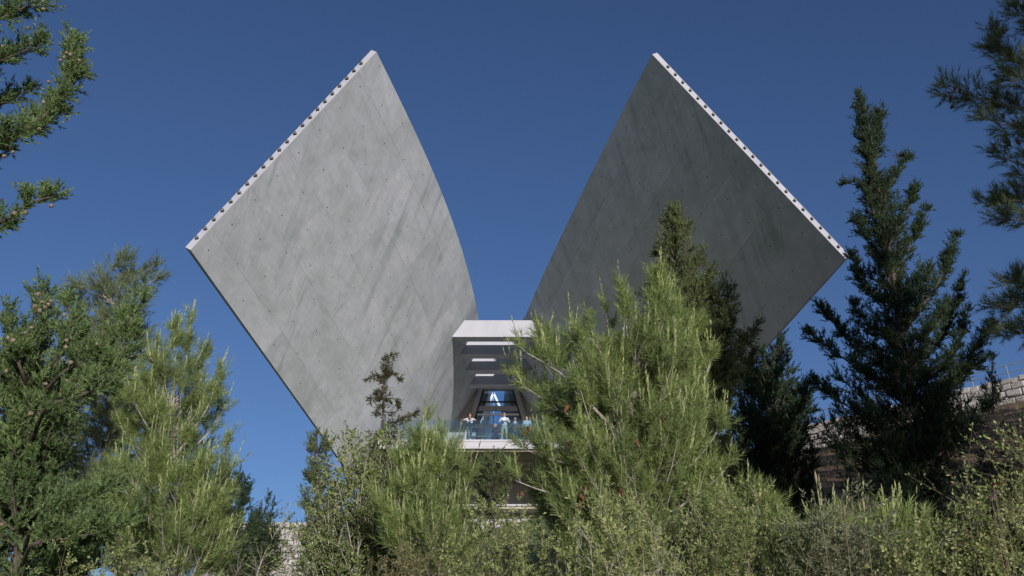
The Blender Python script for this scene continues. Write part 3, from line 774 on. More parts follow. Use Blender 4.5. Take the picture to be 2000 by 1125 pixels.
# ------------------------------------------------------------------ the trees, from the photograph
pine_main, _ = crown_tree('pine_tree', 'big bright green young pine with brown cones and upright candles beside the terrace', 'pine tree', 7.2,
    [(660,1180,1310),(700,1120,1350),(760,1080,1360),(850,1070,1370),(930,1060,1380),(1000,1040,1390),(1080,1030,1400)],
    'pine', 'pine', 120, 11, trunk=[(1240,620),(1235,760),(1238,860),(1228,930),(1245,1010),(1270,1120)], trunk_r=0.035, depth=0.9, pden=0.62,
    plumes=[([(1235,760),(1225,650),(1214,580)],30,0),([(1270,760),(1290,640),(1290,550)],32,.1),([(1320,800),(1345,690),(1335,630)],32,-.1),([(1180,820),(1100,730),(1030,690)],34,-.35),([(1150,780),(1080,690),(1058,665)],30,.1),
            ([(1190,780),(1140,690),(1128,660)],30,-.1),([(1200,860),(1090,800),(1010,745)],34,-.1),([(1330,860),(1370,770),(1385,710)],30,.1),([(1330,930),(1385,870),(1405,835)],28,-.2),([(1180,920),(1080,900),(1030,880)],32,-.3),
            ([(1300,740),(1310,640),(1318,590)],26,.3),([(1160,980),(1060,960),(1010,940)],30,-.2),([(1210,760),(1190,660),(1185,620)],28,.2),([(1330,990),(1390,945),(1415,920)],26,-.3),([(1325,760),(1355,690),(1360,650)],26,.2)])
crown_tree('pine_tree', 'young pine with pale candles growing beside the tall windswept pine', 'pine tree', 8.6,
    [(740,290,380),(800,265,400),(860,240,410),(930,215,420),(1000,200,430),(1060,190,430),(1130,190,440)],
    'pine', 'pine', 110, 12, trunk=[(340,650),(335,800),(345,1100)], trunk_r=0.035, depth=0.9, pden=0.6,
    plumes=[([(338,800),(342,720),(340,650)],26,0),([(345,790),(365,700),(372,640)],22,.1),([(330,800),(310,730),(308,690)],24,-.1),([(350,830),(390,760),(398,700)],24,.2),([(350,880),(410,790),(425,740)],24,-.2),
            ([(350,900),(415,840),(432,800)],24,.1),([(325,860),(265,790),(240,740)],28,-.1),([(325,920),(250,860),(225,800)],30,.2),([(355,960),(420,900),(438,870)],26,0)])
crown_tree('pine_tree', 'slim young pine with long candles standing in front of the terrace edge', 'pine tree', 8.2,
    [(910,800,862),(950,785,885),(1000,765,905),(1060,750,915),(1130,740,920)],
    'pine', 'pine', 70, 13, trunk=[(835,830),(842,950),(850,1100)], trunk_r=0.03, depth=0.9, pden=0.6,
    plumes=[([(840,940),(836,880),(834,830)],24,0),([(842,940),(858,890),(862,855)],20,.1),([(838,940),(815,900),(812,870)],22,-.1),([(845,980),(885,920),(890,890)],22,0),([(840,1000),(790,950),(775,915)],24,-.2),([(850,1040),(905,980),(915,940)],24,.1),([(845,1080),(760,1020),(740,980)],26,-.2)])
crown_tree('pine_tree', 'tall feathery grey-green pine with its top blown to one side', 'pine tree', 10.0,
    [(640,140,240),(700,110,270),(780,30,270),(860,0,270),(950,-30,250),(1050,-40,230)],
    'pine_blue', 'pinesoft', 110, 14, trunk=[(215,560),(240,640),(230,760),(190,1000)], trunk_r=0.05, depth=0.8, over=dict(up=0.1),
    plumes=[([(215,590),(200,540),(240,512)],22,0),([(225,590),(240,540),(295,525)],20,.1),([(235,610),(260,570),(300,548)],18,-.1),([(225,600),(185,560),(150,560)],20,0),([(230,640),(170,600),(140,580)],24,.2),
            ([(240,650),(265,610),(280,585)],22,-.2),([(235,700),(180,660),(140,640)],26,-.3),([(240,720),(270,680),(275,640)],24,.2)])
cy, _ = crown_tree('cypress_tree', 'dark cypress with clusters of round pale cones beside the feathery pine', 'cypress', 5.6,
    [(660,10,140),(700,-20,160),(740,-40,170),(800,-60,150),(900,-60,110),(980,-60,200),(1060,-60,220),(1130,-60,200)],
    'cypress', 'cypress', 130, 15, trunk=[(80,600),(60,800),(40,1100)], trunk_r=0.05, depth=0.8,
    plumes=[([(80,680),(85,620),(78,565)],34,-.1),([(110,700),(150,640),(130,600)],34,-.3),([(130,720),(200,690),(270,600)],34,-.4),([(130,760),(220,730),(255,650)],40,-.5),([(40,720),(20,660),(15,615)],30,-.3),
            ([(90,790),(170,770),(215,745)],38,-.6),([(60,1030),(150,980),(215,950)],40,-.6),([(60,1060),(150,1050),(230,1030)],44,-.6)])
cones(cy, [(75,575),(82,590),(95,595),(68,598),(88,600),(78,607),(100,588),(62,640),(50,650),(125,615),(250,620),(262,628),(240,632),(248,640),(262,655),(190,672),
           (15,660),(25,665),(130,665),(128,678),(138,708),(12,725),(130,745),(145,752),(125,768),(120,770),(138,768),(90,750),(60,808),(128,1008),(110,1052),(118,1055),(65,1063),(78,1060),(3,1025),(105,1065)], 5.6, CCM, 0.025, 2, 0.50)
tl, _ = crown_tree('cypress_tree', 'tall cypress beside the museum path, its cone-laden branch ends reaching over the sky', 'cypress', 5.0,
    [(-120,-260,-120),(200,-260,-120),(480,-300,-130),(700,-330,-140)],
    'cypress', 'cypress', 30, 16, trunk=[(-170,-100),(-190,500),(-200,900)], trunk_r=0.07, depth=0.6, pden=1.1,
    plumes=[([(-80,60),(20,30),(90,-10)],42,0),([(-80,20),(0,-20),(60,-40)],40,.2),([(-70,150),(20,110),(72,90)],40,-.1),([(-60,240),(10,200),(45,180)],36,.2),([(-60,140),(-20,120),(20,100)],36,.3),
            ([(-60,320),(20,275),(70,245),(120,195),(145,130),(135,70)],36,0),([(40,265),(100,210),(150,160),(160,145)],34,.15),([(-60,470),(10,430),(60,395),(105,383)],34,0),([(-40,290),(10,260),(40,250)],40,-.15)])
cones(tl, [(85,18),(55,55),(5,90),(130,103),(137,107),(125,112),(118,118),(142,118),(155,118),(95,160),(85,200),(77,252),(5,283),(12,285),(22,288),(25,297),(8,305),(100,402),(28,417),(50,415)], 5.0, CCM, 0.025, 3, 0.08)
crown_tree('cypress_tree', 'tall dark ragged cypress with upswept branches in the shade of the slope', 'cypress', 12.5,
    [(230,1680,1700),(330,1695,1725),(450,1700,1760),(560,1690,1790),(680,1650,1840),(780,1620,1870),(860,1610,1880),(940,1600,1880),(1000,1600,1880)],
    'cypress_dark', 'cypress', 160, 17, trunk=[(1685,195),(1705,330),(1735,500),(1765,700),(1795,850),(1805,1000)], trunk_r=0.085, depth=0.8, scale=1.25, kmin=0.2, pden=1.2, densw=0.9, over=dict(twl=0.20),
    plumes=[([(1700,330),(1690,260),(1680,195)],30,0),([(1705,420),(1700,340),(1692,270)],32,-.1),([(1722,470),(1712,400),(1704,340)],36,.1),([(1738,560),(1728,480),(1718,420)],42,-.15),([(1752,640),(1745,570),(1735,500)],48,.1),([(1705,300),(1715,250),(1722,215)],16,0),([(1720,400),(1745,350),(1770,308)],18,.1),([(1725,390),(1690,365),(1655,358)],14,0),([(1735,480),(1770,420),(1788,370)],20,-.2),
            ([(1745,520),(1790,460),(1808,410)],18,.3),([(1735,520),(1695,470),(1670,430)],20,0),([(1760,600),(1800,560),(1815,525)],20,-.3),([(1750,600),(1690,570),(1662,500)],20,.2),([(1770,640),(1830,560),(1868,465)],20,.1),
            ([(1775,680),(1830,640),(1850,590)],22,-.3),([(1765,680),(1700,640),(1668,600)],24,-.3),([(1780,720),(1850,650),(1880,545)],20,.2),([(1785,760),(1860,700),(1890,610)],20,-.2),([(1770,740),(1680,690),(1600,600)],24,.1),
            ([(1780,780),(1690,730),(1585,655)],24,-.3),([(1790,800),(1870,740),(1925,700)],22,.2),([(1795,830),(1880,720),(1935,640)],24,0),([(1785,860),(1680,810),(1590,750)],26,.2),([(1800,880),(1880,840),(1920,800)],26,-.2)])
crown_tree('cypress_tree', 'dense pointed olive-green cypress standing behind the big pine', 'cypress', 12.0,
    [(425,1312,1322),(460,1298,1342),(500,1290,1368),(560,1262,1395),(620,1255,1430),(680,1255,1465),(740,1260,1450),(840,1260,1450),(940,1270,1440)],
    'cypress_olive', 'cypress', 230, 18, trunk=[(1317,410),(1340,700),(1350,950)], trunk_r=0.06, depth=0.9, scale=1.35, densw=0.8,
    plumes=[([(1370,740),(1430,690),(1478,640)],22,0),([(1360,680),(1410,620),(1425,570)],20,-.2),([(1370,780),(1440,750),(1470,700)],24,.2),([(1320,500),(1317,450),(1316,412)],14,0)])
crown_tree('cypress_tree', 'dark bushy cypress between the olive cypress and the tall ragged one', 'cypress', 17.0,
    [(670,1502,1518),(720,1475,1545),(780,1440,1575),(850,1420,1590),(920,1420,1590),(990,1420,1580)],
    'cypress_dark', 'cypress', 150, 19, trunk=[(1510,665),(1505,950)], trunk_r=0.08, scale=2.0)
crown_tree('cypress_tree', 'small thin cypress with drooping brownish branches in front of the pale wing', 'cypress', 11.0,
    [(730,746,760),(760,738,768),(800,732,772),(850,720,780),(900,700,795),(940,700,795)],
    'cypress_brown', 'cypress', 30, 20, trunk=[(756,695),(748,780),(745,1000)], trunk_r=0.022, scale=0.75, over=dict(rise=-0.15, up=-0.3, twd=16),
    plumes=[([(752,742),(738,732),(720,738)],8,0),([(752,738),(768,730),(778,738)],8,0),([(750,722),(756,702),(766,694)],8,0),([(750,780),(732,770),(726,782)],9,.1),([(750,780),(768,776),(776,790)],9,-.1),([(748,830),(785,820),(808,806)],9,0),([(750,800),(748,750),(754,710)],9,0)])
crown_tree('cypress_tree', 'narrow columnar grey-green cypress under the low edge of the pale wing', 'cypress', 20.0,
    [(850,618,622),(900,605,640),(960,598,645),(1030,592,650),(1130,590,650)],
    'cypress_olive', 'cypress', 60, 21, trunk=[(620,845),(622,1100)], trunk_r=0.07, scale=2.0)
for i, (nm, env, tr, Y, s) in enumerate((
    ('small dark pointed cypress in front of the cream stone wall', [(975,508,514),(1010,492,528),(1060,482,535),(1125,478,540)], [(511,972),(510,1130)], 26.0, 22),
    ('dark broad cypress half hidden behind the young pine by the cream wall', [(930,425,450),(960,430,480),(1010,420,485),(1060,420,490),(1125,420,490)], [(450,920),(452,1130)], 23.0, 23))):
    crown_tree('cypress_tree', nm, 'cypress', Y, env, 'cypress_dark', 'cypress', 55, s, trunk=tr, trunk_r=0.07, scale=2.2)
for i, (nm, env, tr, Y, s) in enumerate((
    ('thin leaning sapling with sparse leaves below the terrace soffit', [(895,965,980),(930,950,985),(970,955,990),(1000,960,985)], [(975,890),(965,1000)], 15.0, 31),
    ('thin dark sapling below the terrace soffit beside a leaning one', [(905,938,952),(950,932,962),(1000,935,965)], [(946,900),(948,1000)], 15.5, 32))):
    crown_tree('sapling', nm, 'sapling', Y, env, 'cypress_olive', 'cypress', 16, s, trunk=tr, trunk_r=0.025, scale=1.5)
crown_tree('sapling', 'wispy sapling growing up in front of the stone retaining wall', 'sapling', 33.0,
    [(700,1935,1942),(740,1922,1950),(790,1915,1955)], 'cypress_dark', 'cypress', 14, 33, trunk=[(1938,695),(1936,800)], trunk_r=0.04, scale=2.4)
tr_, _ = crown_tree('pine_tree', 'dark pine whose cone-bearing branches hang in above the stone wall', 'pine tree', 7.5,
    [(-100,2120,2300),(300,2120,2300),(700,2120,2300)],
    'pine_blue', 'pinesoft', 40, 24, trunk=[(2200,-50),(2190,500),(2180,900)], trunk_r=0.1, depth=0.6, pden=1.3, over=dict(twl=0.18, sl=0.14),
    plumes=[([(2080,260),(1990,210),(1900,190),(1855,175)],34,0),([(2080,150),(2000,130),(1935,95),(1945,70)],36,.2),([(2080,60),(2020,50),(1985,20)],36,0),([(2080,300),(2010,260),(1935,235)],34,-.2),([(2080,380),(2010,330),(1965,310)],36,.1),
            ([(2080,420),(2000,390),(1925,395)],34,0),([(2080,450),(2010,430),(1960,430)],30,-.2),([(2080,340),(2020,310),(1985,290)],36,.3),([(2080,620),(2010,600),(1950,600)],38,0),([(2080,660),(2020,650),(1965,650)],34,.2),([(2080,570),(2020,560),(1975,560)],34,-.2),([(2080,200),(2010,170),(1975,150)],36,0.1)])
cones(tr_, [(1857,185),(1862,205),(1867,168),(1874,170),(1958,225),(1985,275),(1965,180)], 7.5, PCM, 0.075, 5, 0.3)
cones(pine_main, [(1033,832,.3),(1068,865,.3),(1064,872,.2),(1123,860),(1112,862),(1118,855),(1242,858),(1236,855),(1140,862),(1132,965),(1136,972),(1202,925),(1210,952),(1293,810),(1145,950),(1020,960,.2),(1110,790),(1175,955)], 7.2, PCM, 0.085, 6, 0.45)

# leafy broadleaf shrub
def leafy(name, label, cat, Y, env, mat, nst, seed, leaf=0.022, lw=0.017, stem=0.010, nlv=10, bark='bark_pale', twd=12, twl=0.22, group=None, gx=None, up=0.3, droop=0.0, base_spread=0.35, thin=False):
    rng = np.random.default_rng(seed)
    rows = sorted(env, key=lambda r: -r[0])
    zz = np.array([P(0, r[0], Y)[2] for r in rows]); xl = np.array([P(r[1], r[0], Y)[0] for r in rows]); xr = np.array([P(r[2], r[0], Y)[0] for r in rows])
    bx = float((xl[0] + xr[0]) / 2) if gx is None else gx
    gz = float(ground_z(bx, Y)); root = empty(name, (bx, Y, gz), label, cat, group)
    tb = Tubes(); S0 = []; SD = []; SL = []; ST = []
    zs = np.linspace(zz[0], zz[-1], 100); wd = np.interp(zs, zz, xr - xl); pw = wd / wd.sum()
    for i in range(nst):
        ze = rng.choice(zs, p=pw); a, b = np.interp(ze, zz, xl), np.interp(ze, zz, xr)
        k = rng.uniform(-1, 1); dy = math.sqrt(max(0, 1 - k * k)) * rng.uniform(-1, 1) * (b - a) / 2 * 0.8
        end = np.array([(a + b) / 2 + k * (b - a) / 2, Y + np.clip(dy, -0.9, 0.9), ze])
        st = np.array([bx + rng.normal(0, base_spread) * 0.4 + (end[0] - bx) * 0.35, Y + dy * 0.3, gz - 0.05])
        st[2] = float(ground_z(st[0], st[1])) - 0.05
        ctl = st + (end - st) * np.array([0.3, 0.3, 0.62]) + rng.normal(0, 0.08, 3)
        n = 8; q = bez(st, ctl, end, n); Lb = np.linalg.norm(np.diff(q, axis=0), axis=1).sum()
        tb.path(q, np.linspace(stem, stem * 0.2, n), 4); tgs = unit(np.gradient(q, axis=0))
        for t in rng.uniform(0.3, 1.0, max(3, int(Lb * twd))):
            f = t * (n - 1); i0 = min(n - 2, int(f)); p = q[i0] * (1 - f + i0) + q[i0 + 1] * (f - i0)
            d = unit(tgs[i0] * 0.6 + unit(rng.normal(size=3)) * 0.85 + UP * up); tl = twl * rng.uniform(0.5, 1.2)
            e = p + d * tl; tb.path(np.stack([p, e]), np.array([stem * 0.3, stem * 0.12]), 3)
            for s in range(3 if not thin else 2):
                d2 = unit(d + unit(rng.normal(size=3)) * 0.8)
                S0.append(p + d * tl * rng.uniform(0.1, 0.95)); SD.append(d2 if s else d); SL.append(twl * 0.5 * rng.uniform(0.5, 1.2)); ST.append(0.38 + 0.25 * t + rng.normal(0, 0.14))
                if thin: tb.path(np.stack([S0[-1], S0[-1] + SD[-1] * SL[-1]]), np.array([stem * 0.2, stem * 0.1]), 3)
    T, tt = blades(rng, np.array(S0), np.array(SD), np.array(SL), nlv, leaf, 0.95, lw, np.array(ST), jit=0.3, leaf=True, droop=droop)
    tt = tt + rng.normal(0, 0.12, len(tt))
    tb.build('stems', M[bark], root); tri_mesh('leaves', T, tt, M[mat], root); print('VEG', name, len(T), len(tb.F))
    return root
leafy('leafy_shrub', 'tall leafy shrub with small glossy leaves under the pale wing', 'shrub', 9.0,
    [(1130,590,830),(1050,600,820),(1000,605,830),(950,615,830),(900,645,820),(865,665,800),(845,685,750)], 'broadleaf', 105, 41, nlv=12)
leafy('leafy_shrub', 'low leafy shrub reaching in front of the cream stone wall', 'shrub', 9.6,
    [(1130,510,600),(1070,530,605),(1030,550,600),(1005,560,585)], 'broadleaf', 6, 42, nlv=7)
leafy('dry_shrub', 'pale brownish half-dry shrub in front of the dark small cypresses', 'shrub', 11.0,
    [(1135,455,530),(1105,470,520),(1085,485,510)], 'weed', 7, 43, nlv=8)
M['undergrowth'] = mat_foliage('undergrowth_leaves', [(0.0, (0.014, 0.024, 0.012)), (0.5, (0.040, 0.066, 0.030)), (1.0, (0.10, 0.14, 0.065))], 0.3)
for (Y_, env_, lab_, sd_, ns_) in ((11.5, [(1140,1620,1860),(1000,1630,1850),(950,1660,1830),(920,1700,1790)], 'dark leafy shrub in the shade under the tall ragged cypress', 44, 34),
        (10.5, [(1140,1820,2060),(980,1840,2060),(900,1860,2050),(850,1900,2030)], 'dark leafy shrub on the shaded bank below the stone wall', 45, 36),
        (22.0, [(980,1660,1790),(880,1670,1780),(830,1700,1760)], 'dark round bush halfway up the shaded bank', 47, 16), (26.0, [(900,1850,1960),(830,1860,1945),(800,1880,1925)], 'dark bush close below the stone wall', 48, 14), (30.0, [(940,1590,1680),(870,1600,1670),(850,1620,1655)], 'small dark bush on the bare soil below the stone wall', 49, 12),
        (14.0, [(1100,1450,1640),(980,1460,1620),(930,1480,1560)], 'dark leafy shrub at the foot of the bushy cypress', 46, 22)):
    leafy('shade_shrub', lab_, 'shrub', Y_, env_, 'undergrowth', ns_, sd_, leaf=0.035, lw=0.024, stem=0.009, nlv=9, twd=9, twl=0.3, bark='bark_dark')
# foreground thorny shrubs along the bottom of the slope
FG = [ (4.6,[(1140,860,1120),(1060,880,1110),(1020,900,1090),(995,930,1050)],'grey-green wiry shrub at the foot of the big pine and slim pine', 51, 40),
       (4.2,[(1140,1080,1330),(1060,1090,1320),(1000,1130,1290),(970,1170,1260)],'dense wiry shrub directly below the trunk of the big pine', 52, 40),
       (4.3,[(1140,1300,1560),(1050,1320,1540),(985,1350,1510),(950,1400,1480)],'wiry grey-green shrub under the right side of the big pine', 53, 42),
       (4.0,[(1140,1530,1760),(1060,1540,1750),(1010,1580,1720),(990,1610,1690)],'low wiry shrub below the bare brown soil bank', 54, 34),
       (3.8,[(1140,1740,1960),(1060,1750,1940),(1000,1790,1920),(985,1830,1900)],'low tangled shrub below the tall ragged cypress', 55, 34),
       (3.7,[(1140,1880,2130),(1040,1890,2130),(940,1890,2100),(880,1920,2080),(850,1950,2040)],'tall thin-branched shrub with sparse leaves and flowers beside it', 56, 40),
       (5.2,[(1140,690,880),(1090,720,880),(1060,760,860)],'low wiry shrub at the foot of the leafy shrub', 57, 18),
       (5.0,[(1140,90,330),(1090,120,300),(1060,150,260)],'low wiry shrub in front of the cone-bearing cypress', 58, 18)]
M['thorn_grey'] = mat_foliage('shrub_leaves_grey', [(0.0, (0.060, 0.070, 0.040)), (0.4, (0.175, 0.195, 0.110)), (0.8, (0.28, 0.30, 0.190)), (1.0, (0.40, 0.37, 0.25))], 0.5)
M['thorn_dry'] = mat_foliage('shrub_leaves_dry', [(0.0, (0.070, 0.066, 0.028)), (0.4, (0.19, 0.19, 0.080)), (0.8, (0.30, 0.28, 0.140)), (1.0, (0.42, 0.34, 0.20))], 0.5)
FGP = {51: dict(mat='thorn', leaf=0.019, lw=0.007, nlv=13), 52: dict(mat='thorn', leaf=0.024, lw=0.0055, nlv=15, twl=0.15), 53: dict(mat='thorn', leaf=0.018, lw=0.006, nlv=14), 54: dict(mat='thorn_grey', leaf=0.022, lw=0.007, nlv=13),
       55: dict(mat='thorn', leaf=0.020, lw=0.009, nlv=12), 56: dict(mat='thorn', leaf=0.018, lw=0.008, nlv=9, twl=0.22, twd=14), 57: dict(mat='thorn_dry', leaf=0.019, lw=0.007, nlv=13), 58: dict(mat='thorn', leaf=0.020, lw=0.008, nlv=11)}
for Y, env, lab, sd, ns in FG:
    q = dict(leaf=0.019, lw=0.006, stem=0.0034, nlv=13, twd=17, twl=0.16); q.update(FGP[sd]); mt = q.pop('mat')
    leafy('wiry_shrub', lab, 'shrub', Y, env, mt, ns, sd, up=0.25, thin=True, bark='bark_pale' if sd == 52 else 'bark_twig', **q)

# candle shoots of very young pines standing among the foreground shrubs
for j, (Y, env, tr, lab) in enumerate((
    (6.0, [(1075,1590,1640),(1100,1560,1680),(1150,1560,1690)], [(1615,1065),(1615,1160)], 'knee-high pine seedling with pale candles below the soil bank'),
    (6.2, [(1085,1725,1760),(1110,1700,1780),(1150,1700,1790)], [(1742,1075),(1742,1160)], 'knee-high pine seedling below the tall ragged cypress'),
    (6.4, [(1030,1455,1500),(1060,1430,1530),(1130,1430,1540)], [(1480,1020),(1480,1120)], 'low pine seedling at the shaded foot of the bushy cypress'))):
    crown_tree('pine_seedling', lab, 'pine seedling', Y, env, 'pine', 'pine', 24, 61 + j, trunk=tr, trunk_r=0.02, depth=0.9)

# dry grass stalks
def stalk(px, py0, py1, Y, lab, seed):
    r = random.Random(seed); a = P(px + 4, py1, Y); b = P(px, py0, Y)
    a[2] = float(ground_z(a[0], Y)) - 0.03
    root = empty('grass_stalk', tuple(a), lab, 'grass stalk', 'dry grass stalks among the wiry shrubs')
    tb = Tubes(); m = (a + b) / 2 + np.array([r.uniform(-.03,.03), 0, 0]); q = bez(a, m, b, 8); tb.path(q, np.linspace(0.0018, 0.001, 8), 5); tb.build('stem', M['dry_stalk'], root)
    tb = Tubes(); d = unit(q[-1] - q[-2]); pts = np.array([b + d * 0.05 * t for t in np.linspace(0, 1, 6)]); tb.path(pts, [0.001, .004, .0052, .005, .003, .0005], 7); tb.build('seed_head', M['dry_stalk'], root)
for i, (px, py, lab) in enumerate(((1595,945,'tallest dry grass stalk with a furry seed head, against the soil bank'),(1688,1000,'short dry grass stalk with a dark seed head below the ragged cypress'),(1650,1010,'shortest dry grass stalk with a seed head between two taller ones'))):
    stalk(px, py, 1130, 3.4, lab, 70 + i)
# small flowers
def flower(px, py, Y, col, lab, seed):
    r = random.Random(seed); b = P(px, py, Y); a = P(px + r.uniform(-6, 6), 1130, Y); a[2] = float(ground_z(a[0], Y)) - .03
    root = empty('flower', tuple(a), lab, 'flower'); tb = Tubes(); q = bez(a, (a + b) / 2, b, 6); tb.path(q, np.linspace(.0014, .0009, 6), 4); tb.build('stem', M['dry_stalk'], root)
    key = 'petal_%s' % col[0]
    if key not in M: M[key] = plain(key, col[1], 0.6)
    for k in range(9):
        an = k * 2 * math.pi / 9 + r.uniform(-.2, .2); d = np.array([math.cos(an), math.sin(an), 0.35]); s = np.array([-math.sin(an), math.cos(an), 0]) * 0.004
        e = b + d * 0.017; m = b + d * 0.011
        pyd('petal', [b, m + s, e, m - s], [(0,1,2,3)], M[key], root)
for i, (px, py, col, lab) in enumerate(((1937,973,('purple',(0.42,0.16,0.45)),'purple flower on a thin stem in the sparse shrub'),(1945,966,('purple',(0.42,0.16,0.45)),'smaller purple flower just above another one in the sparse shrub'),
        (1940,948,('red',(0.35,0.05,0.05)),'dark red flower in the sparse shrub'),(1954,946,('red',(0.35,0.05,0.05)),'dark red flower leaning away beside another red one'))):
    flower(px, py, 3.5, col, lab, 80 + i)

# weeds and low growth over the whole bank
def ground_cover():
    rng = np.random.default_rng(90); n = 3000
    Y = 3 + 44 * rng.uniform(0, 1, n) ** 1.3; X = rng.uniform(-0.75, 0.75, n) * (Y + 4)
    n1 = np.sin(X * 0.8 + 2) * np.cos(Y * 0.6) + 0.5 * np.sin(X * 2.1 + Y * 1.3)
    soil = ((X > 5) & (Y > 17) & (rng.uniform(0, 1, n) < 0.35))
    k = (n1 > -0.7) & ~soil; X, Y = X[k], Y[k]
    X = np.concatenate([X, rng.uniform(6, 26, 1800)]); Y = np.concatenate([Y, rng.uniform(20, 46, 1800)]); n = len(X)
    Z = ground_z(X, Y) - 0.02; P0 = np.stack([X, Y, Z], 1); D = unit(np.stack([rng.normal(0, .4, n), rng.normal(0, .4, n), np.ones(n)], 1))
    sc = np.clip(0.7 + Y * 0.03, 0.7, 2)
    L = rng.uniform(0.10, 0.38, n) * sc
    T, tt = blades(rng, P0, D, L, 20, 0.075, 0.8, 0.012, rng.uniform(0.2, 0.75, n), jit=0.3, leaf=True)
    tag(tri_mesh('low_weeds', T, tt, M['weed'], None), 'low weeds and dry grass covering the sloping bank', 'weeds', kind='stuff')
ground_cover()

# unseen tall pines added beyond the frame to shade the bank and ragged cypress
for i, (x, y, h, r, lab) in enumerate(((8.8, -3.0, 13, 2.3, 'unseen tall pine added behind the hanging pine to shade it'), (11.2, 3.5, 11, 2.4, 'unseen tall pine added beside the hanging pine for its shade'), (13.5, 9, 12, 2.6, 'unseen tall pine added for shade between two others'),
        (17.5, 15, 12, 2.8, 'unseen tall pine added below the stone wall for shade'), (22, 20, 12, 2.8, 'unseen tall pine added highest on the slope for shade'))):
    rng = np.random.default_rng(200 + i); gz = float(ground_z(x, y)); root = empty('shade_pine', (x, y, gz), lab, 'pine tree', 'unseen tall pines added for shade')
    tb = Tubes(); zt = np.linspace(gz - .2, gz + h, 8); tb.path(np.stack([np.full(8, x), np.full(8, y), zt], 1), np.linspace(0.25, 0.03, 8), 8); tb.build('trunk', M['bark_pine'], root)
    n = 3000; a = rng.uniform(0, 2 * math.pi, n); t = rng.uniform(0.0, 1, n); rr = r * np.sqrt(rng.uniform(0.05, 1, n)) * np.sin(np.pi * (0.12 + 0.85 * t) ** 0.8)
    S0 = np.stack([x + np.cos(a) * rr, y + np.sin(a) * rr, gz + h * (0.1 + 0.9 * t)], 1); SD = unit(np.stack([np.cos(a), np.sin(a), np.full(n, 0.7)], 1) + rng.normal(0, .4, (n, 3)))
    T, tt = blades(rng, S0, SD, np.full(n, 0.45), 10, 0.24, 0.7, 0.07, np.full(n, 0.4)); tri_mesh('crown', T, tt, M['pine_blue'], root)

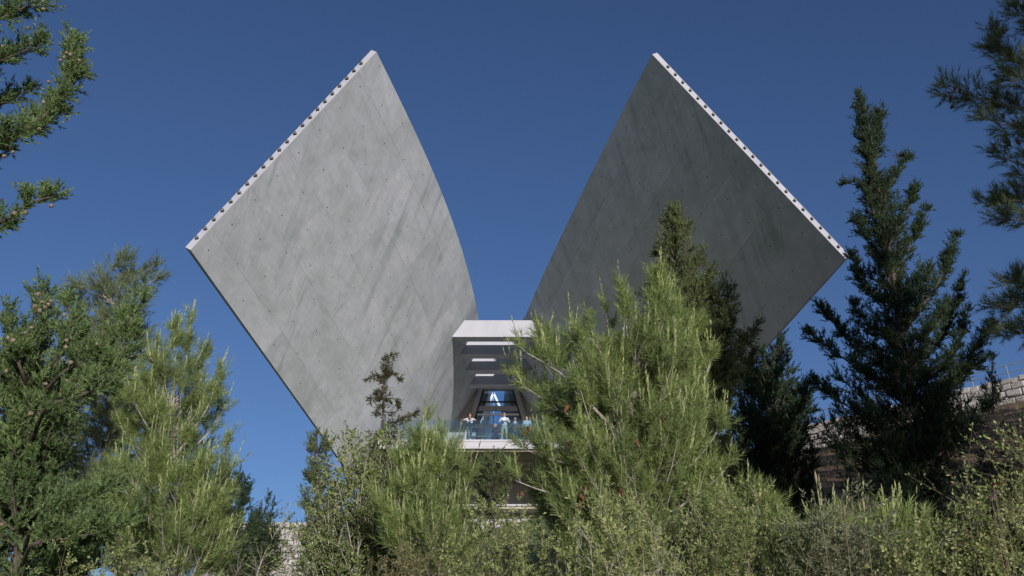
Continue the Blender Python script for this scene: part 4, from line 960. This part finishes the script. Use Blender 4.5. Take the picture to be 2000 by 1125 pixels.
# ------------------------------------------------------------------ people on the terrace
def skin_mat(name, c): return plain(name, c, 0.6, 0.06)
M['skin'] = skin_mat('skin', (0.42, 0.25, 0.18)); M['skin_tan'] = skin_mat('skin_tan', (0.34, 0.19, 0.12))
def floral(name, base, spots):
    m, nt, out = new_mat(name); tc = N(nt, 'ShaderNodeTexCoord').outputs['Object']
    v = N(nt, 'ShaderNodeTexVoronoi'); v.inputs['Scale'].default_value = 11; nt.links.new(tc, v.inputs['Vector'])
    r = ramp(nt, v.outputs['Distance'], [(0.0, spots), (0.32, spots), (0.40, base), (1, base)]); principled(nt, out, r.outputs[0], 0.85); return m
def person(px, Y, label, joints, rad, segs, extra, face, scale=1.0, hx=None):
    """joints: name->(x right, y back, z up) in metres from the feet; segs: (a, b, material index)"""
    base = P(px, 858, Y); loc = Vector((base[0], Y, zd + 0.004))
    root = empty('person', loc, label, 'person')
    names = list(joints); ix = {n: i for i, n in enumerate(names)}
    me = bpy.data.meshes.new('body'); me.from_pydata([tuple(Vector(joints[n]) * scale) for n in names], [(ix[a], ix[b]) for a, b, _ in segs], []); me.update()
    tmp = bpy.data.objects.new('tmp', me); C.objects.link(tmp)
    sk = tmp.modifiers.new('skin', 'SKIN'); sk.use_smooth_shade = True
    sd = me.skin_vertices[0].data if me.skin_vertices else None
    if sd is None:
        bm = bmesh.new(); bm.from_mesh(me); bm.verts.layers.skin.verify(); bm.to_mesh(me); bm.free(); sd = me.skin_vertices[0].data
    for n in names:
        r = rad[n]; r = (r, r) if not isinstance(r, tuple) else r
        sd[ix[n]].radius = (r[0] * scale, r[1] * scale); sd[ix[n]].use_root = (n == 'pelvis')
    ss = tmp.modifiers.new('sub', 'SUBSURF'); ss.levels = 1; ss.render_levels = 1
    dg = bpy.context.evaluated_depsgraph_get(); dg.update()
    bme = bpy.data.meshes.new_from_object(tmp.evaluated_get(dg)); bpy.data.objects.remove(tmp)
    bme.name = 'body'; mats = extra['mats']
    bme.materials.clear()
    for m in mats: bme.materials.append(M[m])
    A = np.array([joints[a] for a, b, _ in segs]) * scale; B = np.array([joints[b] for a, b, _ in segs]) * scale; mi = [m for _, _, m in segs]
    for p in bme.polygons:
        c = np.array(p.center); ab = B - A; t = np.clip(((c - A) * ab).sum(1) / (ab * ab).sum(1), 0, 1)
        dd = np.linalg.norm(c - (A + ab * t[:, None]), axis=1); p.material_index = mi[int(np.argmin(dd))]; p.use_smooth = True
    # head: joined into the same mesh
    bm = bmesh.new(); bm.from_mesh(bme); hd = Vector(joints['head']) * scale; yaw, tilt = face
    R = Matrix.Rotation(yaw, 4, 'Z') @ Matrix.Rotation(tilt, 4, 'X')
    def ell(c, s, mi_, sub=2):
        g = bmesh.ops.create_icosphere(bm, subdivisions=sub, radius=1.0, matrix=Matrix.Translation(hd) @ R @ Matrix.Translation(Vector(c) * scale) @ Matrix.Diagonal((*[k * scale for k in s], 1)))
        for v in g['verts']:
            for f in v.link_faces: f.material_index = mi_; f.smooth = True
    sk_i = extra['skin']; dk = extra['dark']
    ell((0, 0, 0.0), (0.076, 0.096, 0.115), sk_i, 3); ell((0, -0.03, -0.055), (0.055, 0.06, 0.06), sk_i)
    ell((0, -0.1, -0.012), (0.014, 0.022, 0.026), sk_i); ell((0.077, 0.01, -0.005), (0.012, 0.022, 0.032), sk_i); ell((-0.077, 0.01, -0.005), (0.012, 0.022, 0.032), sk_i)
    for s in (-1, 1): ell((s * 0.03, -0.088, 0.012), (0.012, 0.008, 0.008), dk, 1)
    ell((0, -0.085, -0.06), (0.022, 0.008, 0.006), dk, 1)
    bm.to_mesh(bme); bm.free()
    o = bpy.data.objects.new('body', bme); C.objects.link(o); o.parent = root
    def child(name, fn, mat):
        bm = bmesh.new(); fn(bm); bm.transform(Matrix.Translation(hd) @ R @ Matrix.Scale(scale, 4))
        m2 = bpy.data.meshes.new(name); bm.normal_update(); bm.to_mesh(m2); bm.free(); m2.materials.append(M[mat]); m2.shade_smooth()
        q = bpy.data.objects.new(name, m2); C.objects.link(q); q.parent = root
    for nm, fn, mt in extra['kids']: child(nm, fn, mt)
    for nm, fn, mt in extra.get('held', []):
        bm = bmesh.new(); fn(bm); m2 = bpy.data.meshes.new(nm); bm.normal_update(); bm.to_mesh(m2); bm.free(); m2.materials.append(M[mt])
        q = bpy.data.objects.new(nm, m2); C.objects.link(q); q.location = loc
        tag(q, extra['held_label'], extra['held_cat'])
    return root
def hand(J, Rd, S, side, wrist, d, mi):
    """palm and five fingers that curl; d = pointing direction"""
    w = Vector(wrist); d = Vector(d).normalized(); up = Vector((0, 0, 1)); sdv = d.cross(up)
    sdv = sdv.normalized() if sdv.length > 0.1 else Vector((1, 0, 0)); nrm = sdv.cross(d)
    k = 'palm' + side; J[k] = tuple(w + d * 0.07); Rd[k] = (0.036, 0.02); S.append(('wri' + side, k, mi))
    for f in range(4):
        a = w + d * 0.10 + sdv * (f - 1.5) * 0.020; b = a + d * (0.035 + 0.008 * (1.5 - abs(f - 1.5))) - nrm * 0.008; c = b + d * 0.022 - nrm * 0.02
        for nn, pt in (('a', a), ('b', b), ('c', c)): J['f%d%s%s' % (f, nn, side)] = tuple(pt); Rd['f%d%s%s' % (f, nn, side)] = 0.0085
        S += [(k, 'f%da%s' % (f, side), mi), ('f%da%s' % (f, side), 'f%db%s' % (f, side), mi), ('f%db%s' % (f, side), 'f%dc%s' % (f, side), mi)]
    a = w + d * 0.05 + sdv * 0.042; b = a + d * 0.03 + sdv * 0.012
    J['ta' + side] = tuple(a); J['tb' + side] = tuple(b); Rd['ta' + side] = 0.011; Rd['tb' + side] = 0.009
    S += [(k, 'ta' + side, mi), ('ta' + side, 'tb' + side, mi)]
def figure(pose, sleeve, top, legm, shoe, skin, bare_leg=False):
    """pose gives elbows, wrists, knees, ankles; returns joints, radii, segments"""
    J = dict(pelvis=(0,0,.92), waist=(0,0,1.06), chest=(0,0.0,1.28), neck=(0,0.01,1.45), head=(0,-.01,1.60))
    J.update({k: v for k, v in pose.items() if k in J})
    R = dict(pelvis=(.16,.115), waist=(.15,.105), chest=(.175,.115), neck=.058, head=.06)
    S = [('pelvis','waist',top),('waist','chest',top),('chest','neck',top),('neck','head',skin)]
    px, py_, pz = J['pelvis']; cxx, cyy, czz = J['chest']
    for s, sg in (('L', -1), ('R', 1)):
        J['hip'+s] = pose.get('hip'+s, (px + sg*.095, py_, pz - .06)); J['knee'+s] = pose['knee'+s]; J['ank'+s] = pose['ank'+s]
        ax_, ay, az_ = J['ank'+s]; td = pose.get('toe'+s, (sg*.03, -.13)); J['toe'+s] = (ax_ + td[0], ay + td[1], 0.035)
        R['hip'+s] = .105; R['knee'+s] = .07; R['ank'+s] = .05; R['toe'+s] = (.045, .032)
        S += [('pelvis','hip'+s,legm),('hip'+s,'knee'+s,legm),('knee'+s,'ank'+s,skin if bare_leg else legm),('ank'+s,'toe'+s,shoe)]
        J['sho'+s] = (cxx + sg*.185, cyy, czz + .10); J['elb'+s] = pose['elb'+s]; J['wri'+s] = pose['wri'+s]
        R['sho'+s] = .068; R['elb'+s] = .046; R['wri'+s] = .031
        S += [('chest','sho'+s,sleeve),('sho'+s,'elb'+s,sleeve),('elb'+s,'wri'+s,skin)]
        hand(J, R, S, s, J['wri'+s], pose['hand'+s], skin)
    return J, R, S
for k, c in dict(white_cloth=(.72,.71,.72), dark_cloth=(.035,.032,.032), blue_shirt=(.42,.47,.56), khaki=(.33,.32,.25), black_shoe=(.03,.03,.03), white_shoe=(.7,.7,.7), brown_hat=(.06,.035,.025),
                 grey_cap=(.17,.20,.25), lavender=(.46,.45,.55), navy=(.06,.075,.10), paleblue=(.26,.36,.46), hair_grey=(.45,.42,.40), hair_dark=(.03,.022,.018), sunglass=(.02,.015,.015), paper=(.62,.58,.48)).items(): M[k] = plain(k, c, 0.8, 0.10, 14)
M['floral'] = floral('floral_trousers', (.035,.05,.055), (.28,.22,.20)); M['floral_shirt'] = floral('patterned_shirt', (.035,.04,.05), (.16,.07,.07))
def k_hat(bm):
    bmesh.ops.create_cone(bm, cap_ends=True, segments=20, radius1=.165, radius2=.145, depth=.02, matrix=Matrix.Translation((0,0,.065)))
    bmesh.ops.create_cone(bm, cap_ends=True, segments=20, radius1=.104, radius2=.085, depth=.12, matrix=Matrix.Translation((0,0,.125)))
def k_cap(bm):
    bmesh.ops.create_uvsphere(bm, u_segments=16, v_segments=8, radius=.108, matrix=Matrix.Translation((0,0,.05)) @ Matrix.Diagonal((.95,1.05,.85,1)))
    bmesh.ops.create_cone(bm, cap_ends=True, segments=16, radius1=.095, radius2=.09, depth=.016, matrix=Matrix.Translation((0,-.085,.045)) @ Matrix.Rotation(.2,4,'X'))
def k_glasses(bm):
    for s in (-1, 1): bmesh.ops.create_uvsphere(bm, u_segments=10, v_segments=6, radius=.03, matrix=Matrix.Translation((s*.034,-.09,.012)) @ Matrix.Diagonal((1,.4,.75,1)))
    bm_box(bm, -.08, .08, -.095, -.088, .016, .024)
    for s in (-1, 1): bm_box(bm, s*.078-.003, s*.078+.003, -.09, .02, .016, .024)
def k_hair(bm):
    bmesh.ops.create_uvsphere(bm, u_segments=16, v_segments=10, radius=.1, matrix=Matrix.Translation((0,.03,.012)) @ Matrix.Diagonal((.86,.82,.95,1)))
def k_hair_long(bm):
    bmesh.ops.create_uvsphere(bm, u_segments=16, v_segments=10, radius=.1, matrix=Matrix.Translation((0,.02,.03)) @ Matrix.Diagonal((.92,1.0,1.05,1)))
    bmesh.ops.create_cone(bm, cap_ends=True, segments=14, radius1=.10, radius2=.085, depth=.24, matrix=Matrix.Translation((0,.055,-.09)) @ Matrix.Diagonal((1,.6,1,1)))
zg = 15.19 - 13.994     # top of the glass above the deck
# person with hat, forearms on the glass
J, R_, S = figure(dict(chest=(0,-.03,1.26), neck=(0,-.03,1.43), head=(.0,-.05,1.585), elbL=(-.40,-.20,zg+.05), wriL=(-.14,-.30,zg+.06), handL=(1,0,0), elbR=(.36,-.20,zg+.05), wriR=(.16,-.30,zg+.07), handR=(-.9,0,.2),
    kneeL=(-.10,-.04,.50), ankL=(-.14,.02,.09), kneeR=(.06,-.05,.49), ankR=(.20,.0,.09)), 1, 2, 3, 4, 0, False)
person(917, 50.50, 'person in a brown brimmed hat and dark vest leaning on the glass', J, R_, S,
    dict(mats=['skin_tan','white_cloth','dark_cloth','floral','white_shoe','hair_dark'], skin=0, dark=5, kids=[('hat', k_hat, 'brown_hat'), ('hair', k_hair, 'hair_dark')]), (0.0, -0.25), 0.98)
# bald person crouching, turned away
J, R_, S = figure(dict(pelvis=(.05,.12,.36), waist=(.04,.04,.50), chest=(-.01,-.06,.74), neck=(-.04,-.10,.90), head=(-.06,-.13,1.02), elbL=(-.30,-.14,.52), wriL=(-.26,-.32,.46), handL=(0,-1,-.2), elbR=(.24,-.16,.52), wriR=(.16,-.34,.46), handR=(-.2,-1,-.2),
    kneeL=(-.22,-.26,.46), ankL=(-.24,.02,.09), kneeR=(.14,-.26,.44), ankR=(.16,.02,.09)), 1, 1, 2, 3, 0)
person(969, 50.75, 'bald person in a dark patterned shirt crouching behind the glass', J, R_, S,
    dict(mats=['skin','floral_shirt','navy','white_shoe','hair_dark'], skin=0, dark=4, kids=[('hair', k_hair, 'hair_grey')]), (-0.9, 0.15), 1.0)
# person in blue shirt, sunglasses, paper in hands
J, R_, S = figure(dict(elbL=(-.30,-.06,1.12), wriL=(-.13,-.27,1.17), handL=(.8,-.4,.3), elbR=(.30,-.04,1.11), wriR=(.12,-.27,1.22), handR=(-.8,-.4,.3),
    kneeL=(-.12,-.02,.50), ankL=(-.15,.02,.09), kneeR=(.12,-.02,.50), ankR=(.14,.02,.09)), 1, 1, 2, 3, 0)
def h_paper(bm): bm_box(bm, -.09, .07, -.40, -.385, 1.16, 1.33)
person(985, 50.62, 'person in a pale blue shirt, khaki trousers and sunglasses standing at the glass', J, R_, S,
    dict(mats=['skin','blue_shirt','khaki','black_shoe','hair_dark'], skin=0, dark=4, kids=[('sunglasses', k_glasses, 'sunglass'), ('hair', k_hair, 'hair_grey')],
         held=[('folded_leaflet', h_paper, 'paper')], held_label='small folded leaflet held by the person in sunglasses', held_cat='leaflet'), (0.1, 0.0), 1.03)
# person in a cap further back
J, R_, S = figure(dict(elbL=(-.28,.0,1.12), wriL=(-.18,-.2,1.02), handL=(.5,-.8,0), elbR=(.28,.0,1.12), wriR=(.18,-.2,1.02), handR=(-.5,-.8,0),
    kneeL=(-.10,-.01,.50), ankL=(-.11,.02,.09), kneeR=(.10,-.01,.50), ankR=(.11,.02,.09)), 1, 1, 2, 3, 0)
def k_scarf(bm): bmesh.ops.create_cone(bm, cap_ends=True, segments=14, radius1=.12, radius2=.085, depth=.16, matrix=Matrix.Translation((0,.0,-.20)))
person(1006, 50.9, 'person in a grey cap and lavender scarf with dark clothes behind the glass', J, R_, S,
    dict(mats=['skin_tan','navy','navy','black_shoe','hair_dark'], skin=0, dark=4, kids=[('cap', k_cap, 'grey_cap'), ('scarf', k_scarf, 'lavender')]), (0.2, 0.05), 0.90)
J, R_, S = figure(dict(elbL=(-.26,.0,1.12), wriL=(-.22,-.08,.88), handL=(0,-.2,-1), elbR=(.26,.0,1.12), wriR=(.22,-.08,.88), handR=(0,-.2,-1),
    kneeL=(-.10,-.01,.50), ankL=(-.11,.02,.09), kneeR=(.10,-.01,.50), ankR=(.11,.02,.09)), 1, 1, 1, 2, 0)
person(1029, 50.7, 'person in light blue clothes behind the glass, half hidden by pine needles', J, R_, S,
    dict(mats=['skin','paleblue','white_shoe','hair_dark'], skin=0, dark=3, kids=[('hair', k_hair_long, 'hair_dark')]), (-0.2, 0.0), 0.92)
